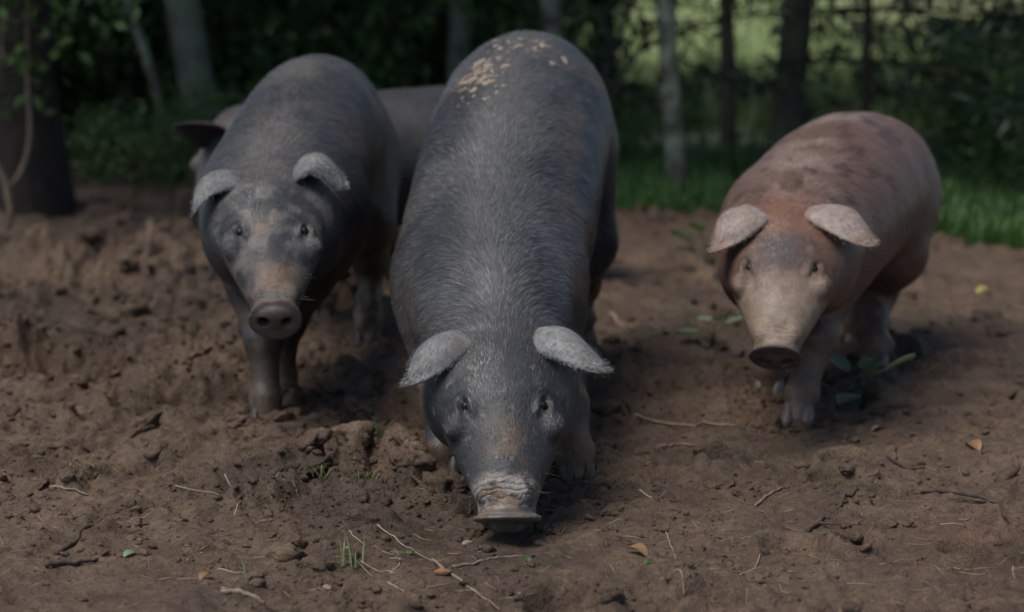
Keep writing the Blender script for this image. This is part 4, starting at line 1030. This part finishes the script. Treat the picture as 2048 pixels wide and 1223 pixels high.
TW = [
 ('dark snapped stick with a pale end lying on bare mud', [(-.768, 3.661), (-.732, 3.688), (-.694, 3.73)], .0055, D, None),
 ('dark slanting stick half sunk in mud above the snapped stick', [(-.771, 3.768), (-.752, 3.838), (-.736, 3.924)], .005, D, None),
 ('bent dark twig lying by the rooting pig\'s muddy fore hoof', [(-.249, 4.301), (-.215, 4.309), (-.165, 4.261), (-.127, 4.229), (-.095, 4.284)], .0045, D, (5, (-.5, .5, .4), .05)),
 ('long thin brown stalk running away from the rooting pig\'s snout', [(-.134, 3.743), (-.102, 3.652), (-.059, 3.571), (-.019, 3.47)], .0028, PL_, None),
 ('thin crooked twig on bare mud before the red pig', [(.264, 4.864), (.327, 4.803), (.398, 4.764), (.468, 4.715)], .004, PL_, (6, (.6, .5, .1), .05)),
 ('short pale twig lying between the rooting pig and the crooked twig', [(.293, 4.611), (.331, 4.639), (.376, 4.611)], .0035, PL_, None),
 ('long dark forked branch lying on the open mud in front of the red pig', [(.754, 4.214), (.786, 4.16), (.82, 4.115), (.869, 4.108), (.891, 4.042), (.894, 3.931)], .0042, D, (7, (-.9, .15, .05), .09)),
 ('thick earthy stick half buried beyond the long stalk and forked branch', [(.52, 3.931), (.575, 4.042), (.641, 4.152)], .0052, D, (3, (.6, -.5, .1), .06)),
 ('grey weathered stick lying among straws and small stones', [(-.457, 3.505), (-.42, 3.494), (-.386, 3.467)], .0052, PL_, None),
 ('brown twig just beside the rooting pig\'s snout', [(.149, 4.293), (.199, 4.329), (.254, 4.366)], .0035, D, None),
 ('pale broken straw-like twig lying flat on smooth mud', [(.226, 4.198), (.257, 4.175), (.289, 4.152)], .0022, M_STRAW, None),
 ('pale twig on mud behind the slate pig with curled ears', [(-.397, 6.469), (-.359, 6.424), (-.324, 6.416)], .005, M_STRAW, None),
 ('pale upright stick in rough mud before the dark trunk', [(-1.244, 7.868), (-1.2, 7.555), (-1.172, 7.31)], .009, PL_, None),
 ('pale thin twig on flat mud near the sticks', [(-.866, 4.198), (-.824, 4.175), (-.786, 4.16)], .003, PL_, None),
 ('knobbly twig lying under the rooting pig\'s snout', [(-.099, 3.712), (-.058, 3.736), (-.02, 3.79)], .003, PL_, None),
 ('dark twig lying behind the short pale twig', [(.215, 5.066), (.249, 4.957), (.275, 4.843)], .0035, D, None),
 ('thin root-like twig crossing smooth mud', [(-.995, 4.543), (-.926, 4.499), (-.853, 4.538)], .0032, D, None),
 ('small brown twig on a clump of mud beside the half buried stick', [(.447, 4.115), (.492, 4.19), (.524, 4.221)], .003, PL_, None),
 ('thin dark twig lying across mud in front of the red pig\'s hooves', [(.726, 4.425), (.774, 4.416), (.81, 4.4)], .003, D, None),
 ('pale stick on mud between the rooting pig\'s hind leg and the patchy trunk', [(.258, 6.131), (.294, 6.036), (.312, 5.944)], .006, PL_, None)]
for (lb, pa, r, mt, sd_) in TW: twig(lb, pa, r, mt, side=sd_)
ST = [((-0.492, 3.965), (-0.482, 4.115)), ((-0.297, 3.91), (-0.251, 3.812)), ((-0.235, 3.904), (-0.129, 3.727)), ((-0.284, 3.79), (-0.229, 3.652)), ((-0.254, 3.727), (-0.192, 3.652)), ((-0.202, 3.608), (-0.172, 3.566)), ((-0.869, 4.412), (-0.829, 4.249)), ((-0.549, 4.288), (-0.524, 4.171)), ((-0.46, 4.171), (-0.434, 4.19)), ((-0.49, 3.676), (-0.438, 3.652)), ((0.268, 3.904), (0.272, 3.712)), ((0.239, 3.594), (0.275, 3.538)), ((-0.2, 3.652), (-0.188, 3.743)), ((0.374, 3.652), (0.417, 3.743)), ((-0.625, 4.152), (-0.537, 4.115)), ((0.758, 3.954), (0.859, 3.972)), ((0.828, 3.682), (0.816, 3.608))]
for a, b in ST:
    a, b = np.array(a), np.array(b); m = (a + b) / 2 + rng.normal(0, .006, 2)
    o = twig('single pale dry straw lying on dark mud', [a, m, b], .0011, M_STRAW, 'straw', 'straw'); o['group'] = 'single straws on the mud'
# fine litter: needles and straw bits
n = 420; P = np.stack([rng.uniform(-1.1, 1.1, n), 3.4 + rng.gamma(1.6, .42, n)], 1); a = rng.uniform(0, 6.28, n); L = rng.uniform(.012, .05, n)
parts = []
for i in range(n):
    d = V(math.cos(a[i]), math.sin(a[i])); q = on_ground([P[i], P[i] + d * L[i] * .5 + rng.normal(0, .002, 2), P[i] + d * L[i]], .002); parts.append(tube(q, [.0006, .0006, .0004], 3))
v, f = join(parts); tag(link('needle_litter', mesh_np('needle_litter', v, f), M_STRAW), 'fine dry needles and straw bits scattered on the mud', 'litter', kind='stuff')

def stone(label, x, y, s_, mat, seed):
    v, f = lump_mesh(seed, 2, .4); o = link('stone', mesh_np('stone', v * s_ * V(1.2, .9, .8), [f]), mat, None, (x, y, gh(x, y) + s_ * .25)); o.rotation_euler.z = seed; tag(o, label, 'stone', 'stones in the mud')
for i, a in enumerate([('small pale stone among straw on dark mud', -.299, 3.6, .011, M_STONE), ('orange brown stone beside the long thin stalk', -.114, 3.646, .016, M_STONE_O), ('tan crumbly stone just under the rooting pig\'s snout', -.077, 3.851, .014, M_STONE),
     ('pale stone in the churned mud by the dark trunk', -1.118, 6.559, .018, M_STONE), ('pale greenish stone beside the curled-ear pig\'s flank', -.973, 6.925, .018, M_STONE), ('small pale stone at the rooting pig\'s fore hoof', .17, 4.225, .009, M_STONE)]): stone(*a, 40 + i)

def leaf(label, x, y, L, mat, rot, tilt=.2, name='leaf', cat='leaf'):
    nu, nv = 9, 5; u = np.linspace(0, 1, nu); w = np.sin(np.pi * u ** .8) * L * .32; v = []
    for i in range(nu):
        for t in np.linspace(-1, 1, nv): v.append((u[i] * L, t * w[i], .18 * L * abs(t) * w[i] / (L * .32) + .15 * L * math.sin(u[i] * 3)))
    I = np.arange(nu * nv).reshape(nu, nv); q = np.stack([I[:-1, :-1], I[1:, :-1], I[1:, 1:], I[:-1, 1:]], -1).reshape(-1, 4)
    me = mesh_np(name, np.array(v), [q]); attr_f(me, 'rnd', np.full(len(v), rng.random())); o = link(name, me, mat, None, (x, y, gh(x, y) - .002)); o.rotation_euler = (rng.uniform(-.2, .2), -tilt * .4, rot); tag(o, label, cat, 'leaves lying on the mud'); return o
M_LBROWN = leaf_mat('brown_leaf', (.22, .12, .06), (.30, .17, .09), .15); M_LYEL = leaf_mat('yellow_leaf', (.42, .34, .08), (.46, .38, .12), .2)
leaf('tiny green leaf beside the pale curved straw', -.176, 3.758, .022, M_GRASS, 1.); leaf('flat green leaf on mud under the rooting pig\'s snout', .03, 3.718, .022, M_GRASS, 2.2, .05)
leaf('curled orange brown dead leaf on mud near the rooting pig\'s snout', .226, 3.712, .045, M_LBROWN, 2.6, .5); leaf('small green leaf next to the curled orange leaf', .215, 3.667, .02, M_GRASS, .4)
leaf('small orange dead leaf in the straw near the weathered stick', -.506, 3.605, .03, M_LBROWN, .9, .4); leaf('yellow fallen leaf on the mud beyond the red pig', 1.325, 6.495, .06, M_LYEL, .3)
leaf('yellow green leaf at the red pig\'s fore hoof', .602, 5.09, .035, M_LYEL, 1.7, .4); leaf('fresh green leaf beside the snapped stick', -.657, 3.758, .03, M_LEAF_SAGE, .6)
leaf('grey fallen leaf in front of the red pig', .749, 4.705, .04, M_STONE, .2); leaf('dull brown leaf on the mud beyond the long forked branch', .942, 4.521, .05, M_LBROWN, 2.)
def seedling(label, x, y, h, n, L, mat, spread=1.):
    root = empty('seedling', (x, y, gh(x, y))); tag(root, label, 'plant', 'seedlings sprouting in the mud')
    for k in range(n):
        a = 6.28 * k / n + rng.uniform(-.4, .4); zz = h * rng.uniform(.35, 1.); tip = V(math.cos(a) * h * .45 * spread, math.sin(a) * h * .45 * spread, zz)
        v, f = join([tube(np.array([V(0, 0, -.02), tip * V(.3, .3, .6), tip]), [.0025, .002, .0012], 5)]); stm = link('stem', mesh_np('stem', v, f), M_LEAF, root)
        nu = 8; u = np.linspace(0, 1, nu); w = np.sin(np.pi * u ** .75) * L * .36; vv = []; d = V(math.cos(a), math.sin(a), rng.uniform(.1, .9)); s_ = V(-math.sin(a), math.cos(a), 0)
        for i in range(nu):
            for t in (-1, 0, 1): vv.append(tip + d * u[i] * L + s_ * t * w[i] + V(0, 0, .12 * L * abs(t) - .25 * L * u[i] ** 2))
        I = np.arange(nu * 3).reshape(nu, 3); q = np.stack([I[:-1, :-1], I[1:, :-1], I[1:, 1:], I[:-1, 1:]], -1).reshape(-1, 4)
        me = mesh_np('leaf', np.array(vv), [q]); attr_f(me, 'rnd', np.full(len(vv), rng.random())); link('leaf', me, mat, stm)
seedling('pale green seedling with broad leaves beside the red pig\'s hooves', .775, 4.98, .080, 5, .078, M_LEAF_SAGE)
seedling('lone pale green leaflet sprout beside the broad leaved seedling', .735, 5.06, .03, 2, .03, M_LEAF_SAGE)
seedling('pale green seedling between the rooting pig and the red pig', .50, 5.68, .07, 4, .06, M_LEAF_SAGE)
seedling('bright green leafy seedling under the red pig\'s ear', .60, 6.89, .13, 9, .07, M_LEAF_L)
seedling('small green sprout by the rooting pig\'s hind leg', .265, 6.65, .05, 3, .04, M_GRASS)
M_TUFT = leaf_mat('tuft_blade', (.14, .20, .07), (.26, .29, .13), .3)
def tuft(label, x, y, n, h):
    P = np.stack([x + rng.normal(0, .012, n), y + rng.normal(0, .012, n), np.full(n, gh(x, y) - .004)], 1); base = V(x, y, gh(x, y))
    o = link('grass_tuft', blades(P - base, h, .0016, rng, M_TUFT, 'grass_tuft', 1.6), None, None, base); tag(o, label, 'grass', 'grass tufts in the mud')
tuft('pale green grass tuft in churned mud between the two slate pigs', -.272, 4.634, 26, .04); tuft('yellowish grass tuft beside the bent dark twig', -.277, 4.301, 26, .035)
tuft('small green grass wisp beside the yellowish tuft', -.348, 4.229, 14, .03); tuft('dry grass wisp among the straws', -.265, 3.71, 16, .045); tuft('green blade tuft near the weathered stick', -.44, 3.66, 6, .04)
